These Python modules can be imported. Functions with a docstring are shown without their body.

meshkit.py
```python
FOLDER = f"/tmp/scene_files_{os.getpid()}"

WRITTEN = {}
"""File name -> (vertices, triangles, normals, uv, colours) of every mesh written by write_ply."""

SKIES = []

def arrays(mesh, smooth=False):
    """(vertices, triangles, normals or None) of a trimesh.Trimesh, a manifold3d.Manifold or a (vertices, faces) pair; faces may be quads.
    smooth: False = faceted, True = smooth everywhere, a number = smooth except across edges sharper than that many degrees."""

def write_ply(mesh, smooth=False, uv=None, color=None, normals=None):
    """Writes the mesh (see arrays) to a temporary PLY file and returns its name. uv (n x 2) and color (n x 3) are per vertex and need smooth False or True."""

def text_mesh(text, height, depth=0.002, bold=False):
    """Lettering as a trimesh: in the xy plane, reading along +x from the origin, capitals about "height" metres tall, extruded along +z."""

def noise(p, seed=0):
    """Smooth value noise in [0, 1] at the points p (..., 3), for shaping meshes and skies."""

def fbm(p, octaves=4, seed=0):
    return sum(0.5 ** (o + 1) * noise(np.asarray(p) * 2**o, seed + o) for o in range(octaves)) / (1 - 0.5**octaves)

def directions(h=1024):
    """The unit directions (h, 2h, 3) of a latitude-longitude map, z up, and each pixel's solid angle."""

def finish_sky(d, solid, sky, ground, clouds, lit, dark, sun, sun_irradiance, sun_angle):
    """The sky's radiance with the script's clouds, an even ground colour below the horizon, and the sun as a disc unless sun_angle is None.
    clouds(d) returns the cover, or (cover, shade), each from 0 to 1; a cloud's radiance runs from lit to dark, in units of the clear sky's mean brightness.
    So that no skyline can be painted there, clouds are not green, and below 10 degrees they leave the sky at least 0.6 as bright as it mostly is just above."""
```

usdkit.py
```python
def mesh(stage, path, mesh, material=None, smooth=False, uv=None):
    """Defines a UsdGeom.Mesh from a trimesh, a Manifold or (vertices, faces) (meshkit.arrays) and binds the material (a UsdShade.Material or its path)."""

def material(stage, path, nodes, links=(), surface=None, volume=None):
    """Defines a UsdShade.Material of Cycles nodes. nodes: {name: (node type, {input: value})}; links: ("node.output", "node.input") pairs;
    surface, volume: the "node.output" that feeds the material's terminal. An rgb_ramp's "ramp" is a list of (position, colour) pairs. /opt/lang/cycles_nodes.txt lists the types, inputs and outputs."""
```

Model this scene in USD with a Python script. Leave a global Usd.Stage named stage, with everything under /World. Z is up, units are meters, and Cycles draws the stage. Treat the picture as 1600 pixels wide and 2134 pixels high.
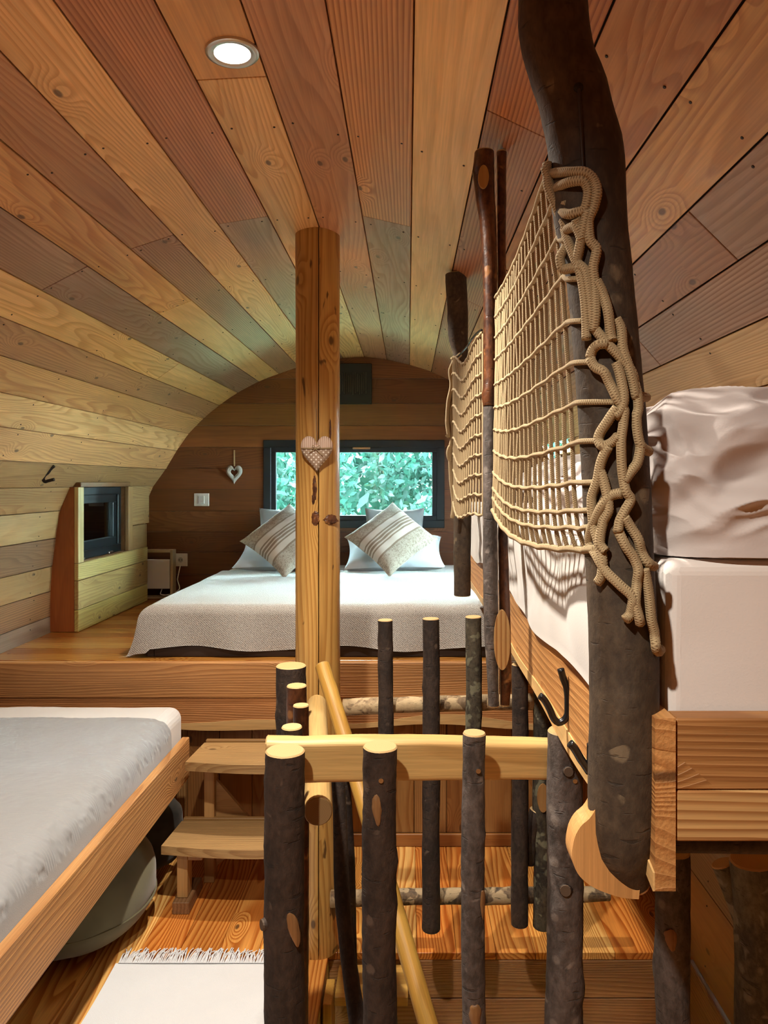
import math, random
import numpy as np, trimesh, manifold3d, usdkit, meshkit
from shapely.geometry import Polygon, box as sbox
from shapely import affinity
from pxr import Usd, UsdGeom, UsdLux, UsdShade, Sdf, Gf, Vt
from scipy.interpolate import CubicSpline, PchipInterpolator

stage = Usd.Stage.CreateInMemory()
UsdGeom.SetStageUpAxis(stage, 'Z'); UsdGeom.SetStageMetersPerUnit(stage, 1.0)
UsdGeom.Xform.Define(stage, '/World'); UsdGeom.Scope.Define(stage, '/World/Looks')
rng = np.random.default_rng(7)
random.seed(7)

# ------------------------------------------------------------------ camera, sky, sun, exposure
F, VX, VY, H = 1560.0, 850.0, 1005.0, 1.6            # focal length and vanishing point in pixels of the 1600x2134 frame, eye height
cam = UsdGeom.Camera.Define(stage, '/World/camera')
cam.AddTranslateOp().Set((0, 0, H)); cam.AddRotateXYZOp().Set((90, 0, 0))
AP = 24.0
cam.CreateHorizontalApertureAttr(AP); cam.CreateVerticalApertureAttr(AP * 2134 / 1600)
cam.CreateFocalLengthAttr(AP * F / 1600)
cam.CreateHorizontalApertureOffsetAttr(-(VX - 800) * AP / 1600)
cam.CreateVerticalApertureOffsetAttr((VY - 1067) * AP / 1600)
cam.CreateClippingRangeAttr((0.02, 200)); cam.CreateExposureAttr(0.10)

dome = UsdLux.DomeLight.Define(stage, '/World/sky')
dome.CreateColorAttr((0.70, 0.92, 1.0)); dome.CreateIntensityAttr(32.0)
sun = UsdLux.DistantLight.Define(stage, '/World/sun')
sun.CreateAngleAttr(0.6); sun.CreateColorAttr((1.0, 0.95, 0.82)); sun.CreateIntensityAttr(70.0)
sun.AddRotateXYZOp().Set((15, -3, 0))

LAMP, LAMP_COL = 24.0, (1.0, 0.915, 0.79)            # ceiling spots (radiant power, colour)

SPREAD, SOFT = 66.0, .8

def P(px, py, Y):
    return np.array([(px - VX) * Y / F, Y, H - (py - VY) * Y / F])

# ------------------------------------------------------------------ helpers
ORG = {}; USED = {}
WOOD_DEPTH = 1.17                                     # deepens all timber tones together
def numbered(parent, name):
    k = (parent, name); n = USED.get(k, -1) + 1; USED[k] = n
    return name if n == 0 else '%s_%03d' % (name, n)

def tag(path, label=None, cat=None, group=None, kind=None):
    p = stage.GetPrimAtPath(path)
    for k, v in (('label', label), ('category', cat), ('group', group), ('kind', kind)):
        if v: p.SetCustomDataByKey(k, v)
    return path

def thing(name, label=None, cat=None, loc=(0, 0, 0), group=None, kind=None, parent='/World'):
    path = parent + '/' + numbered(parent, name)
    x = UsdGeom.Xform.Define(stage, path)
    loc = np.asarray(loc, float)
    x.AddTranslateOp().Set(tuple(map(float, loc - ORG.get(parent, np.zeros(3)))))
    ORG[path] = loc
    return tag(path, label, cat, group, kind)

def obj(name, mesh, mat, parent='/World', gc=None, tone=None, smooth=False, label=None, cat=None, group=None, kind=None):
    """One Mesh prim. gc: function of the world vertices, or an array (smooth False/True only) -> grain coordinates."""
    path = parent + '/' + numbered(parent, name)
    v, f, n = meshkit.arrays(mesh, smooth)
    g = None
    if gc is not None:
        g = gc(v) if callable(gc) else np.asarray(gc)
    o = ORG.get(parent, np.zeros(3)); ORG[path] = o
    m = UsdGeom.Mesh.Define(stage, path)
    m.CreatePointsAttr(Vt.Vec3fArray.FromNumpy((v - o).astype(np.float32)))
    m.CreateFaceVertexCountsAttr(Vt.IntArray.FromNumpy(np.full(len(f), 3, np.int32)))
    m.CreateFaceVertexIndicesAttr(Vt.IntArray.FromNumpy(f.astype(np.int32).ravel()))
    m.CreateSubdivisionSchemeAttr('none')
    if n is not None:
        m.CreateNormalsAttr(Vt.Vec3fArray.FromNumpy(n.astype(np.float32))); m.SetNormalsInterpolation('vertex')
    api = UsdGeom.PrimvarsAPI(m)
    if g is not None:
        api.CreatePrimvar('gc', Sdf.ValueTypeNames.Float3Array, 'vertex').Set(Vt.Vec3fArray.FromNumpy(g.astype(np.float32)))
    if tone is not None:
        api.CreatePrimvar('tone', Sdf.ValueTypeNames.Float3Array, 'vertex').Set(Vt.Vec3fArray.FromNumpy(np.tile((np.asarray(tone, float) ** WOOD_DEPTH).astype(np.float32), (len(v), 1))))
    UsdShade.MaterialBindingAPI.Apply(m.GetPrim()).Bind(UsdShade.Material.Get(stage, '/World/Looks/' + mat))
    return tag(path, label, cat, group, kind)

def bevel_pts(lo, hi, c):
    lo, hi = np.asarray(lo, float), np.asarray(hi, float)
    c = min(c, 0.3 * (hi - lo).min())
    out = []
    for s in np.ndindex(2, 2, 2):
        q = np.where(s, hi, lo); sg = np.where(s, -1, 1)
        for k in range(3):
            r = q + sg * c; r[k] = q[k]; out.append(r)
    return np.array(out)

def hull(pts):
    h = manifold3d.Manifold.hull_points(np.asarray(pts, float))
    m = h.to_mesh(); return np.array(m.vert_properties[:, :3]), np.array(m.tri_verts)

def rand_off():
    return np.array([rng.uniform(0, 60), rng.uniform(0, 60), rng.uniform(0, 60)])

def board(name, lo, hi, axis, mat, parent, tone, across=None, c=0.002, frame=None, **kw):
    """A chamfered board. axis: grain direction (0,1,2). frame: (origin, ex, ey, ez) maps the local box into the world."""
    v, f = hull(bevel_pts(lo, hi, c))
    ax = [0, 1, 2]; ax.remove(axis)
    if across is None:
        d = np.asarray(hi, float) - np.asarray(lo, float); across = ax[0] if d[ax[0]] >= d[ax[1]] else ax[1]
    ax.remove(across)
    mid = (np.asarray(lo, float) + np.asarray(hi, float)) / 2
    g0 = np.stack([v[:, across] - mid[across], v[:, ax[0]] - mid[ax[0]], v[:, axis]], 1) + rand_off()
    if frame is not None:
        o, ex, ey, ez = [np.asarray(q, float) for q in frame]
        v = o + v[:, :1] * ex + v[:, 1:2] * ey + v[:, 2:3] * ez
        if np.dot(np.cross(ex, ey), ez) < 0: f = f[:, ::-1]
    return obj(name, (v, f), mat, parent, gc=g0, tone=tone, **kw)

def plate(name, poly, t0, t1, plane, mat, parent, tone, axis_along=0, **kw):
    """Extrude a shapely polygon (a,b) -> world. plane 'xz': (a, y, b) with y from t0 to t1; 'yz': (x, a, b); 'xy': (a, b, z)."""
    ms = []
    for g in getattr(poly, 'geoms', [poly]):
        if g.is_empty or g.area < 1e-6: continue
        ms.append(trimesh.creation.extrude_polygon(g, t1 - t0, engine='earcut'))
    m = trimesh.util.concatenate(ms)
    v, f = np.array(m.vertices), np.array(m.faces)
    a, b, c = v[:, 0], v[:, 1], v[:, 2] + t0
    w = {'xz': np.stack([a, c, b], 1), 'yz': np.stack([c, a, b], 1), 'xy': np.stack([a, b, c], 1)}[plane]
    if plane in ('xz',): f = f[:, ::-1]
    g0 = np.stack([b, c, a], 1) if axis_along == 0 else np.stack([a, c, b], 1)
    g0 = g0 - g0.mean(0) * np.array([1, 1, 0]) + rand_off()
    return obj(name, (w, f), mat, parent, gc=g0, tone=tone, **kw)

def spline(pts, n):
    pts = np.asarray(pts, float)
    d = np.r_[0, np.cumsum(np.linalg.norm(np.diff(pts[:, :3], axis=0), axis=1))]
    t = np.linspace(0, d[-1], n)
    if len(pts) == 2: return pts[0] + (pts[1] - pts[0]) * (t / d[-1])[:, None]
    return PchipInterpolator(d, pts)(t)

def sweep(pts, rad, seg, wob=0.0, seed=0, freq=9.0, bumps=(), flat=None):
    """Tube along pts with radii rad; returns verts (n,seg,3), faces (open), local ring coordinates."""
    pts = np.asarray(pts, float); n = len(pts); rad = np.broadcast_to(rad, n)
    T = np.gradient(pts, axis=0); T /= np.linalg.norm(T, axis=1)[:, None]
    ref = np.array([0, -1.0, 0]) if abs(T[0][1]) < 0.8 else np.array([0, 0, 1.0])
    V = np.zeros((n, seg, 3)); L = np.zeros((n, seg, 2))
    u = ref - T[0] * np.dot(ref, T[0]); u /= np.linalg.norm(u)
    th = np.arange(seg) / seg * 2 * np.pi
    for i in range(n):
        u = u - T[i] * np.dot(u, T[i]); u /= np.linalg.norm(u)
        w = np.cross(T[i], u)
        d = np.cos(th)[:, None] * u + np.sin(th)[:, None] * w
        r = np.full(seg, rad[i])
        if wob:
            q = pts[i] + d * rad[i]
            r = r * (1 + wob * 2 * (meshkit.fbm(q * freq + seed * 3.7, 3, seed) - 0.5) + wob * 0.7 * (meshkit.noise(q * freq * 9 + 5, seed + 9) - 0.5))
            for (bi, bth, amp, sz) in bumps:
                dl = np.linalg.norm(pts[i] - pts[int(bi * (n - 1))]); da = (th - bth + np.pi) % (2 * np.pi) - np.pi
                r = r + amp * np.exp(-(dl / sz) ** 2 - (da * rad[i] / sz) ** 2)
        if flat is not None: d2 = r[:, None] * d; k = np.minimum(d2 @ np.asarray(flat[0]), flat[1]) - d2 @ np.asarray(flat[0]); V[i] = pts[i] + d2 + k[:, None] * np.asarray(flat[0])
        else: V[i] = pts[i] + d * r[:, None]
        L[i] = np.stack([np.cos(th) * r, np.sin(th) * r], 1)
    a = np.arange(n - 1)[:, None] * seg + np.arange(seg)[None, :]
    b = np.arange(n - 1)[:, None] * seg + (np.arange(seg)[None, :] + 1) % seg
    fa = np.concatenate([np.stack([a, b, b + seg], -1).reshape(-1, 3), np.stack([a, b + seg, a + seg], -1).reshape(-1, 3)])
    return V, fa, L

def log(name, pts, rad, mat, parent, seed, seg=18, step=0.03, wob=0.09, bumps=None, cap='end_grain', cap_tone=(0.56, 0.40, 0.20), tone=None, flat=None, caps=(1, 1), freq=9.0, bevel=True, **kw):
    """A natural log: bark or peeled side mesh plus cut_end children."""
    pts = np.asarray(pts, float)
    r = np.broadcast_to(np.asarray(rad, float), len(pts))
    length = np.linalg.norm(np.diff(pts, axis=0), axis=1).sum()
    q = spline(np.c_[pts, r], max(4, int(length / step)))
    if bumps is None:
        rr = np.random.default_rng(seed + 500)
        bumps = [(rr.uniform(.05, .95), rr.uniform(0, 6.28), rr.uniform(.05, .16) * r.mean(), rr.uniform(.3, .5) * r.mean() * 1.4) for _ in range(int(length / .13))]
    V, fa, L = sweep(q[:, :3], q[:, 3], seg, wob, seed, freq, bumps, flat)
    n = len(q)
    al = np.r_[0, np.cumsum(np.linalg.norm(np.diff(q[:, :3], axis=0), axis=1))]
    off = rand_off()
    g = np.concatenate([L, np.broadcast_to(al[:, None, None], (n, seg, 1))], 2).reshape(-1, 3) + off
    p = obj(name, (V.reshape(-1, 3), fa), mat, parent, gc=g, tone=tone if tone is not None else (.3, .2, .1), smooth=True, **kw)
    for e, i in ((0, 0), (1, n - 1)):
        if not caps[e]: continue
        ring = V[i]; c = ring.mean(0); lc = L[i]
        dirn = (q[0, :3] - q[1, :3]) if e == 0 else (q[-1, :3] - q[-2, :3]); dirn = dirn / np.linalg.norm(dirn)
        inner = c + (ring - c) * .93 + dirn * .0025
        vv = np.vstack([ring, inner, (c + dirn * .0025)[None]])
        gg = np.vstack([np.c_[lc, np.zeros(seg)], np.c_[lc * .93, np.zeros(seg)], [[0, 0, 0]]])
        k = np.arange(seg); k2 = (k + 1) % seg
        ff = np.vstack([np.c_[k, k2, k2 + seg], np.c_[k, k2 + seg, k + seg], np.c_[k + seg, k2 + seg, np.full(seg, 2 * seg)]])
        if e == 0: ff = ff[:, ::-1]
        depth = p.count('/')
        obj('cut_end', (vv, ff), cap, p if depth <= 3 else parent, gc=gg + np.array([0, 0, seed * 1.3 + e]), tone=cap_tone)
    return p

def tube(name, pts, r, mat, parent, n=24, seg=8, **kw):
    q = spline(np.asarray(pts, float), n)
    V, fa, L = sweep(q, r, seg)
    v = np.vstack([V.reshape(-1, 3), q[0], q[-1]]); N = len(q) * seg
    k = np.arange(seg); k2 = (k + 1) % seg
    fa = np.vstack([fa, np.c_[k2, k, np.full(seg, N)], np.c_[k + N - seg, k2 + N - seg, np.full(seg, N + 1)]])
    al = np.r_[0, np.cumsum(np.linalg.norm(np.diff(q, axis=0), axis=1))]
    th = np.arange(seg) / seg
    g = np.stack([np.broadcast_to(th, (len(q), seg)), np.zeros((len(q), seg)), np.broadcast_to(al[:, None], (len(q), seg))], -1).reshape(-1, 3)
    g = np.vstack([g, [[0, 0, 0], [0, 0, al[-1]]]])
    return obj(name, (v, fa), mat, parent, gc=g, tone=(.3, .2, .1), smooth=True, **kw)

def grid(V):
    n, m = V.shape[:2]
    a = (np.arange(n - 1)[:, None] * m + np.arange(m - 1)[None, :]).ravel()
    return V.reshape(-1, 3), np.vstack([np.c_[a, a + 1, a + m + 1], np.c_[a, a + m + 1, a + m]])

def rbox(lo, hi, r, seg=10, edge=5):
    """Rounded box as a hull of spheres."""
    lo, hi = np.asarray(lo, float), np.asarray(hi, float)
    s = trimesh.creation.icosphere(2, r).vertices
    pts = np.vstack([s + np.where(k, hi - r, lo + r) for k in np.ndindex(2, 2, 2)])
    return hull(pts)

# ------------------------------------------------------------------ materials
def mat(name, nodes, links, surface='p.BSDF'):
    return usdkit.material(stage, '/World/Looks/' + name, nodes, links, surface=surface)

def wood(name, freq=75, lin=1.0, warp=.22, knot=.35, late=(.50, .36, .27), contrast=.75, rough=.45, bump=.25, kcol=(.07, .03, .013), coat=0, stain=0):
    n = {'g': ('attribute', {'attribute': 'gc'}), 't': ('attribute', {'attribute': 'tone'}),
         'm1': ('mapping', {'scale': (5, 5, .55)}), 'n1': ('noise_texture', {'scale': 1.0, 'detail': 2.0, 'roughness': .42}),
         's': ('separate_xyz', {}), 'a1': ('math', {'math_type': 'multiply', 'value2': lin}), 'a2': ('math', {'math_type': 'multiply_add', 'value2': warp}),
         'kx': ('math', {'math_type': 'multiply', 'value2': 6.5}), 'kz': ('math', {'math_type': 'multiply', 'value2': 3.0}), 'kc': ('combine_xyz', {}),
         'v': ('voronoi_texture', {'dimensions': '2D', 'feature': 'f1', 'scale': 1.0}), 'vs': ('separate_color', {}),
         'has': ('math', {'math_type': 'greater_than', 'value2': 1 - knot}),
         'kb': ('map_range', {'range_type': 'smoothstep', 'from_min': 0.0, 'from_max': .34, 'to_min': .05, 'to_max': 0.0}),
         'kbm': ('math', {'math_type': 'multiply'}), 'h': ('math', {'math_type': 'add'}),
         'ph': ('math', {'math_type': 'multiply', 'value2': freq}), 'fr': ('math', {'math_type': 'fraction'}),
         'lw': ('map_range', {'range_type': 'smoothstep', 'from_min': .25, 'from_max': .88}), 'lx': ('map_range', {'range_type': 'smoothstep', 'from_min': .90, 'from_max': 1.0, 'to_min': 1.0, 'to_max': 0.0}),
         'l': ('math', {'math_type': 'multiply'}), 'lc': ('math', {'math_type': 'multiply', 'value2': contrast}),
         'mf': ('mapping', {'scale': (230, 230, 7)}), 'nf': ('noise_texture', {'scale': 1.0, 'detail': 2.0}),
         'mb': ('mapping', {'scale': (7, 7, 1.1)}), 'nb': ('noise_texture', {'scale': 1.0, 'detail': 3.0}),
         'b1': ('map_range', {'from_min': .25, 'from_max': .75, 'to_min': .86, 'to_max': 1.12}), 'b2': ('map_range', {'from_min': .25, 'from_max': .75, 'to_min': .78, 'to_max': 1.2}),
         'bm': ('math', {'math_type': 'multiply'}), 'bc': ('combine_xyz', {}),
         'c1': ('mix_color', {'blend_type': 'multiply', 'b': late}), 'c2': ('mix_color', {'blend_type': 'multiply', 'fac': 1.0, 'use_clamp_result': False}),
         'kk': ('map_range', {'range_type': 'smoothstep', 'from_min': .03, 'from_max': .062, 'to_min': .8, 'to_max': 0.0}), 'kkm': ('math', {'math_type': 'multiply'}),
         'c3': ('mix_color', {'blend_type': 'mix', 'b': kcol}),
         'bh': ('math', {'math_type': 'multiply_add', 'value2': .6}),
         'bp': ('bump', {'strength': bump, 'distance': .0012}),
         'p': ('principled_bsdf', {'roughness': rough, 'coat_weight': coat, 'coat_roughness': .2})}
    l = [('g.vector', 'm1.vector'), ('m1.vector', 'n1.vector'), ('g.vector', 's.vector'), ('s.x', 'a1.value1'), ('n1.fac', 'a2.value1'), ('a1.value', 'a2.value3'),
         ('s.x', 'kx.value1'), ('s.z', 'kz.value1'), ('kx.value', 'kc.x'), ('kz.value', 'kc.y'), ('kc.vector', 'v.vector'), ('v.color', 'vs.color'), ('vs.r', 'has.value1'),
         ('v.distance', 'kb.value'), ('kb.result', 'kbm.value1'), ('has.value', 'kbm.value2'), ('a2.value', 'h.value1'), ('kbm.value', 'h.value2'),
         ('h.value', 'ph.value1'), ('ph.value', 'fr.value1'), ('fr.value', 'lw.value'), ('fr.value', 'lx.value'), ('lw.result', 'l.value1'), ('lx.result', 'l.value2'), ('l.value', 'lc.value1'),
         ('g.vector', 'mf.vector'), ('mf.vector', 'nf.vector'), ('g.vector', 'mb.vector'), ('mb.vector', 'nb.vector'), ('nf.fac', 'b1.value'), ('nb.fac', 'b2.value'),
         ('b1.result', 'bm.value1'), ('b2.result', 'bm.value2'), ('bm.value', 'bc.x'), ('bm.value', 'bc.y'), ('bm.value', 'bc.z'),
         ('t.vector', 'c1.a'), ('lc.value', 'c1.fac'), ('c1.result', 'c2.a'), ('bc.vector', 'c2.b'),
         ('v.distance', 'kk.value'), ('kk.result', 'kkm.value1'), ('has.value', 'kkm.value2'), ('kkm.value', 'c3.fac'), ('c2.result', 'c3.a'), ('c3.result', 'p.base_color'),
         ('l.value', 'bh.value1'), ('nf.fac', 'bh.value3'), ('bh.value', 'bp.height'), ('bp.normal', 'p.normal')]
    if stain:
        n['ms'] = ('mapping', {'scale': (26, 26, 6.5)}); n['ns'] = ('noise_texture', {'scale': 1.0, 'detail': 3.0, 'distortion': .8})
        n['rs'] = ('map_range', {'range_type': 'smoothstep', 'from_min': stain, 'from_max': stain + .06, 'to_max': .85}); n['c4'] = ('mix_color', {'b': (.06, .02, .007)})
        l = [q for q in l if q != ('c3.result', 'p.base_color')] + [('g.vector', 'ms.vector'), ('ms.vector', 'ns.vector'), ('ns.fac', 'rs.value'), ('rs.result', 'c4.fac'), ('c3.result', 'c4.a'), ('c4.result', 'p.base_color')]
    mat(name, n, l)

wood('plank_swirl', freq=85, lin=.5, warp=.34, knot=.30, contrast=.62, late=(.66, .46, .30))
wood('plank_stripe', freq=105, lin=1.0, warp=.07, knot=.10, contrast=.80, late=(.50, .32, .20))
wood('plank_knotty', freq=80, lin=.7, warp=.24, knot=.50, contrast=.55, late=(.60, .46, .38))
wood('plank_plain', freq=46, lin=.3, warp=.20, knot=.12, contrast=.36, late=(.74, .58, .42))
wood('floor_pine', freq=80, lin=.7, warp=.26, knot=.2, contrast=.85, late=(.52, .27, .10), rough=.26, bump=.12)
wood('sawn_board', freq=88, lin=.9, warp=.16, knot=.18, contrast=.55, late=(.55, .40, .28), rough=.55, bump=.8)
wood('post_wood', freq=60, lin=.6, warp=.26, knot=.42, contrast=.60, late=(.55, .36, .18), rough=.36, bump=.2, kcol=(.05, .018, .006), stain=.66)
wood('peeled_wood', stain=.70, freq=46, lin=.3, warp=.16, knot=.25, contrast=.36, late=(.62, .44, .25), rough=.5, bump=.5, kcol=(.10, .05, .02))

def end_grain():
    n = {'g': ('attribute', {'attribute': 'gc'}), 't': ('attribute', {'attribute': 'tone'}), 's': ('separate_xyz', {}), 'c': ('combine_xyz', {}),
         'ln': ('vector_math', {'math_type': 'length'}), 'no': ('noise_texture', {'scale': 60.0, 'detail': 3.0}), 'w': ('math', {'math_type': 'multiply_add', 'value2': .006}),
         'f': ('math', {'math_type': 'multiply', 'value2': 330.0}), 'fr': ('math', {'math_type': 'fraction'}), 'r': ('map_range', {'from_min': 0, 'from_max': 1, 'to_min': 0, 'to_max': .35}),
         'm': ('mix_color', {'blend_type': 'multiply', 'b': (.6, .42, .25)}), 'p': ('principled_bsdf', {'roughness': .7})}
    l = [('g.vector', 's.vector'), ('s.x', 'c.x'), ('s.y', 'c.y'), ('c.vector', 'ln.vector1'), ('g.vector', 'no.vector'), ('no.fac', 'w.value1'), ('ln.value', 'w.value3'),
         ('w.value', 'f.value1'), ('f.value', 'fr.value1'), ('fr.value', 'r.value'), ('r.result', 'm.fac'), ('t.vector', 'm.a'), ('m.result', 'p.base_color')]
    mat('end_grain', n, l)
end_grain()

def bark(name, dark, mid, patch, amount=.58, bump=.7, rough=.75, spots=.35):
    n = {'g': ('geometry', {}), 'm': ('mapping', {'scale': (1, 1, .6)}),
         'a': ('noise_texture', {'scale': 95.0, 'detail': 6.0, 'roughness': .62}), 'b0': ('noise_texture', {'scale': 11.0, 'detail': 3.0}), 'mx': ('math', {'math_type': 'multiply_add', 'value2': .55}), 'mh': ('math', {'math_type': 'multiply', 'value2': .5}),
         'r': ('rgb_ramp', {'ramp': [(.30, tuple(.75 * x for x in dark)), (.44, dark), (.58, mid), (.72, tuple(1.5 * x for x in mid))]}),
         'b': ('noise_texture', {'scale': 26.0, 'detail': 2.0, 'distortion': .5}), 'bm': ('map_range', {'range_type': 'smoothstep', 'from_min': amount, 'from_max': amount + .08, 'to_max': .7}),
         'c': ('mix_color', {'b': patch}),
         'v': ('voronoi_texture', {'scale': 30.0, 'feature': 'f1'}), 'vd': ('math', {'math_type': 'multiply_add', 'value2': .5}), 'vs': ('separate_color', {}), 'vh': ('math', {'math_type': 'greater_than', 'value2': 1 - spots}),
         'vm': ('map_range', {'range_type': 'smoothstep', 'from_min': .46, 'from_max': .62, 'to_min': .55, 'to_max': 0.0}), 'vx': ('math', {'math_type': 'multiply'}), 'c2': ('mix_color', {'b': patch}),
         'm2': ('mapping', {'scale': (24, 24, 130)}), 'd': ('noise_texture', {'scale': 1.0, 'detail': 3.0}), 'dm': ('map_range', {'range_type': 'smoothstep', 'from_min': .64, 'from_max': .70, 'to_max': .7}), 'c3': ('mix_color', {'b': tuple(.4 * x for x in dark)}),
         'hh': ('math', {'math_type': 'multiply_add', 'value2': -.6}), 'bp': ('bump', {'strength': bump, 'distance': .004}),
         'p': ('principled_bsdf', {'roughness': rough})}
    l = [('g.position', 'm.vector'), ('m.vector', 'a.vector'), ('g.position', 'b0.vector'), ('b0.fac', 'mh.value1'), ('a.fac', 'mx.value1'), ('mh.value', 'mx.value3'), ('mx.value', 'r.fac'),
         ('g.position', 'b.vector'), ('b.fac', 'bm.value'), ('bm.result', 'c.fac'), ('r.color', 'c.a'),
         ('g.position', 'v.vector'), ('v.color', 'vs.color'), ('vs.r', 'vh.value1'), ('a.fac', 'vd.value1'), ('v.distance', 'vd.value3'), ('vd.value', 'vm.value'), ('vm.result', 'vx.value1'), ('vh.value', 'vx.value2'), ('vx.value', 'c2.fac'), ('c.result', 'c2.a'),
         ('g.position', 'm2.vector'), ('m2.vector', 'd.vector'), ('d.fac', 'dm.value'), ('dm.result', 'c3.fac'), ('c2.result', 'c3.a'), ('c3.result', 'p.base_color'),
         ('dm.result', 'hh.value1'), ('a.fac', 'hh.value3'), ('hh.value', 'bp.height'), ('bp.normal', 'p.normal')]
    mat(name, n, l)
bark('bark_dark', (0.0177, 0.0102, 0.0068), (0.0422, 0.0252, 0.0170), (.15, .105, .075), .68, spots=.12)
bark('bark_brown', (0.0374, 0.0231, 0.0129), (0.0666, 0.0435, 0.0245), (.23, .165, .095), .72, bump=.35, spots=.16)
bark('bark_grey', (0.0480, 0.0376, 0.0320), (0.1000, 0.0800, 0.0704), (.26, .22, .19), .66, spots=.25)
bark('bark_lichen', (.022, .016, .010), (.065, .052, .032), (.20, .19, .12), .55, spots=.4)
bark('bark_red', (.035, .011, .005), (.11, .038, .014), (.36, .16, .05), .62, bump=.3, rough=.35, spots=.1)
bark('bark_peeling', (.05, .03, .016), (.13, .08, .04), (.46, .33, .18), .46, bump=.5)
bark('bark_pale', (.16, .10, .05), (.34, .23, .12), (.52, .38, .21), .44, bump=.5)
bark('bark_green', (.045, .038, .022), (.10, .09, .055), (.22, .21, .16), .60)

def flatmat(name, col, rough=.5, metal=0, **kw):
    mat(name, {'p': ('principled_bsdf', {'base_color': col, 'roughness': rough, 'metallic': metal, **kw})}, [])
flatmat('iron_black', (.010, .010, .011), .22)
flatmat('frame_grey', (.010, .016, .020), .38)
flatmat('steel', (.62, .60, .57), .28, 1)
flatmat('plastic_white', (.72, .70, .66), .35)
flatmat('dark_gap', (.012, .007, .004), .9)
flatmat('sheathing', (.05, .028, .014), .9)
flatmat('nail', (.03, .02, .014), .6)
flatmat('vent_black', (.013, .011, .009), .7)
flatmat('vent_fin', (.045, .032, .022), .5)
flatmat('cord_white', (.75, .73, .7), .5)
mat('lamp_lens', {'e': ('emission', {'color': LAMP_COL, 'strength': 12.0})}, [], 'e.emission')

def fabric(name, col, bscale=700, bstr=.3, big=0.0, dist=.0008, sheen=.25):
    n = {'g': ('geometry', {}), 'a': ('noise_texture', {'scale': bscale, 'detail': 2.0}), 'b': ('noise_texture', {'scale': 9.0, 'detail': 3.0}),
         'r': ('map_range', {'from_min': .3, 'from_max': .7, 'to_min': 1 - big, 'to_max': 1 + big}), 'v': ('vector_math', {'math_type': 'scale', 'vector1': col}),
         'bp': ('bump', {'strength': bstr, 'distance': dist}), 'p': ('principled_bsdf', {'roughness': .92, 'sheen_weight': sheen, 'sheen_roughness': .5})}
    l = [('g.position', 'a.vector'), ('g.position', 'b.vector'), ('b.fac', 'r.value'), ('r.result', 'v.scale'), ('v.vector', 'p.base_color'), ('a.fac', 'bp.height'), ('bp.normal', 'p.normal')]
    mat(name, n, l)
fabric('sheet_white', (.66, .645, .63), 500, .15)
fabric('bunk_sheet', (.52, .49, .46), 400, .2)
fabric('sheet_cream', (.74, .68, .64), 400, .2)
fabric('duvet_cream', (.62, .555, .53), 400, .2)
fabric('quilt_grey', (.275, .275, .278), 420, .5, .02)
fabric('rug_white', (.70, .71, .73), 320, .6, .015, .0015)
fabric('olive_canvas', (.115, .100, .045), 500, .5, .12)
fabric('dark_canvas', (.05, .045, .035), 60, .5, .5)
fabric('pillow_white', (.46, .47, .50), 500, .2)
fabric('pillow_grey', (.24, .235, .24), 500, .3)
fabric('heart_grey', (.42, .40, .36), 500, .4)
fabric('twine', (.30, .21, .11), 900, .8)

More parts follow.
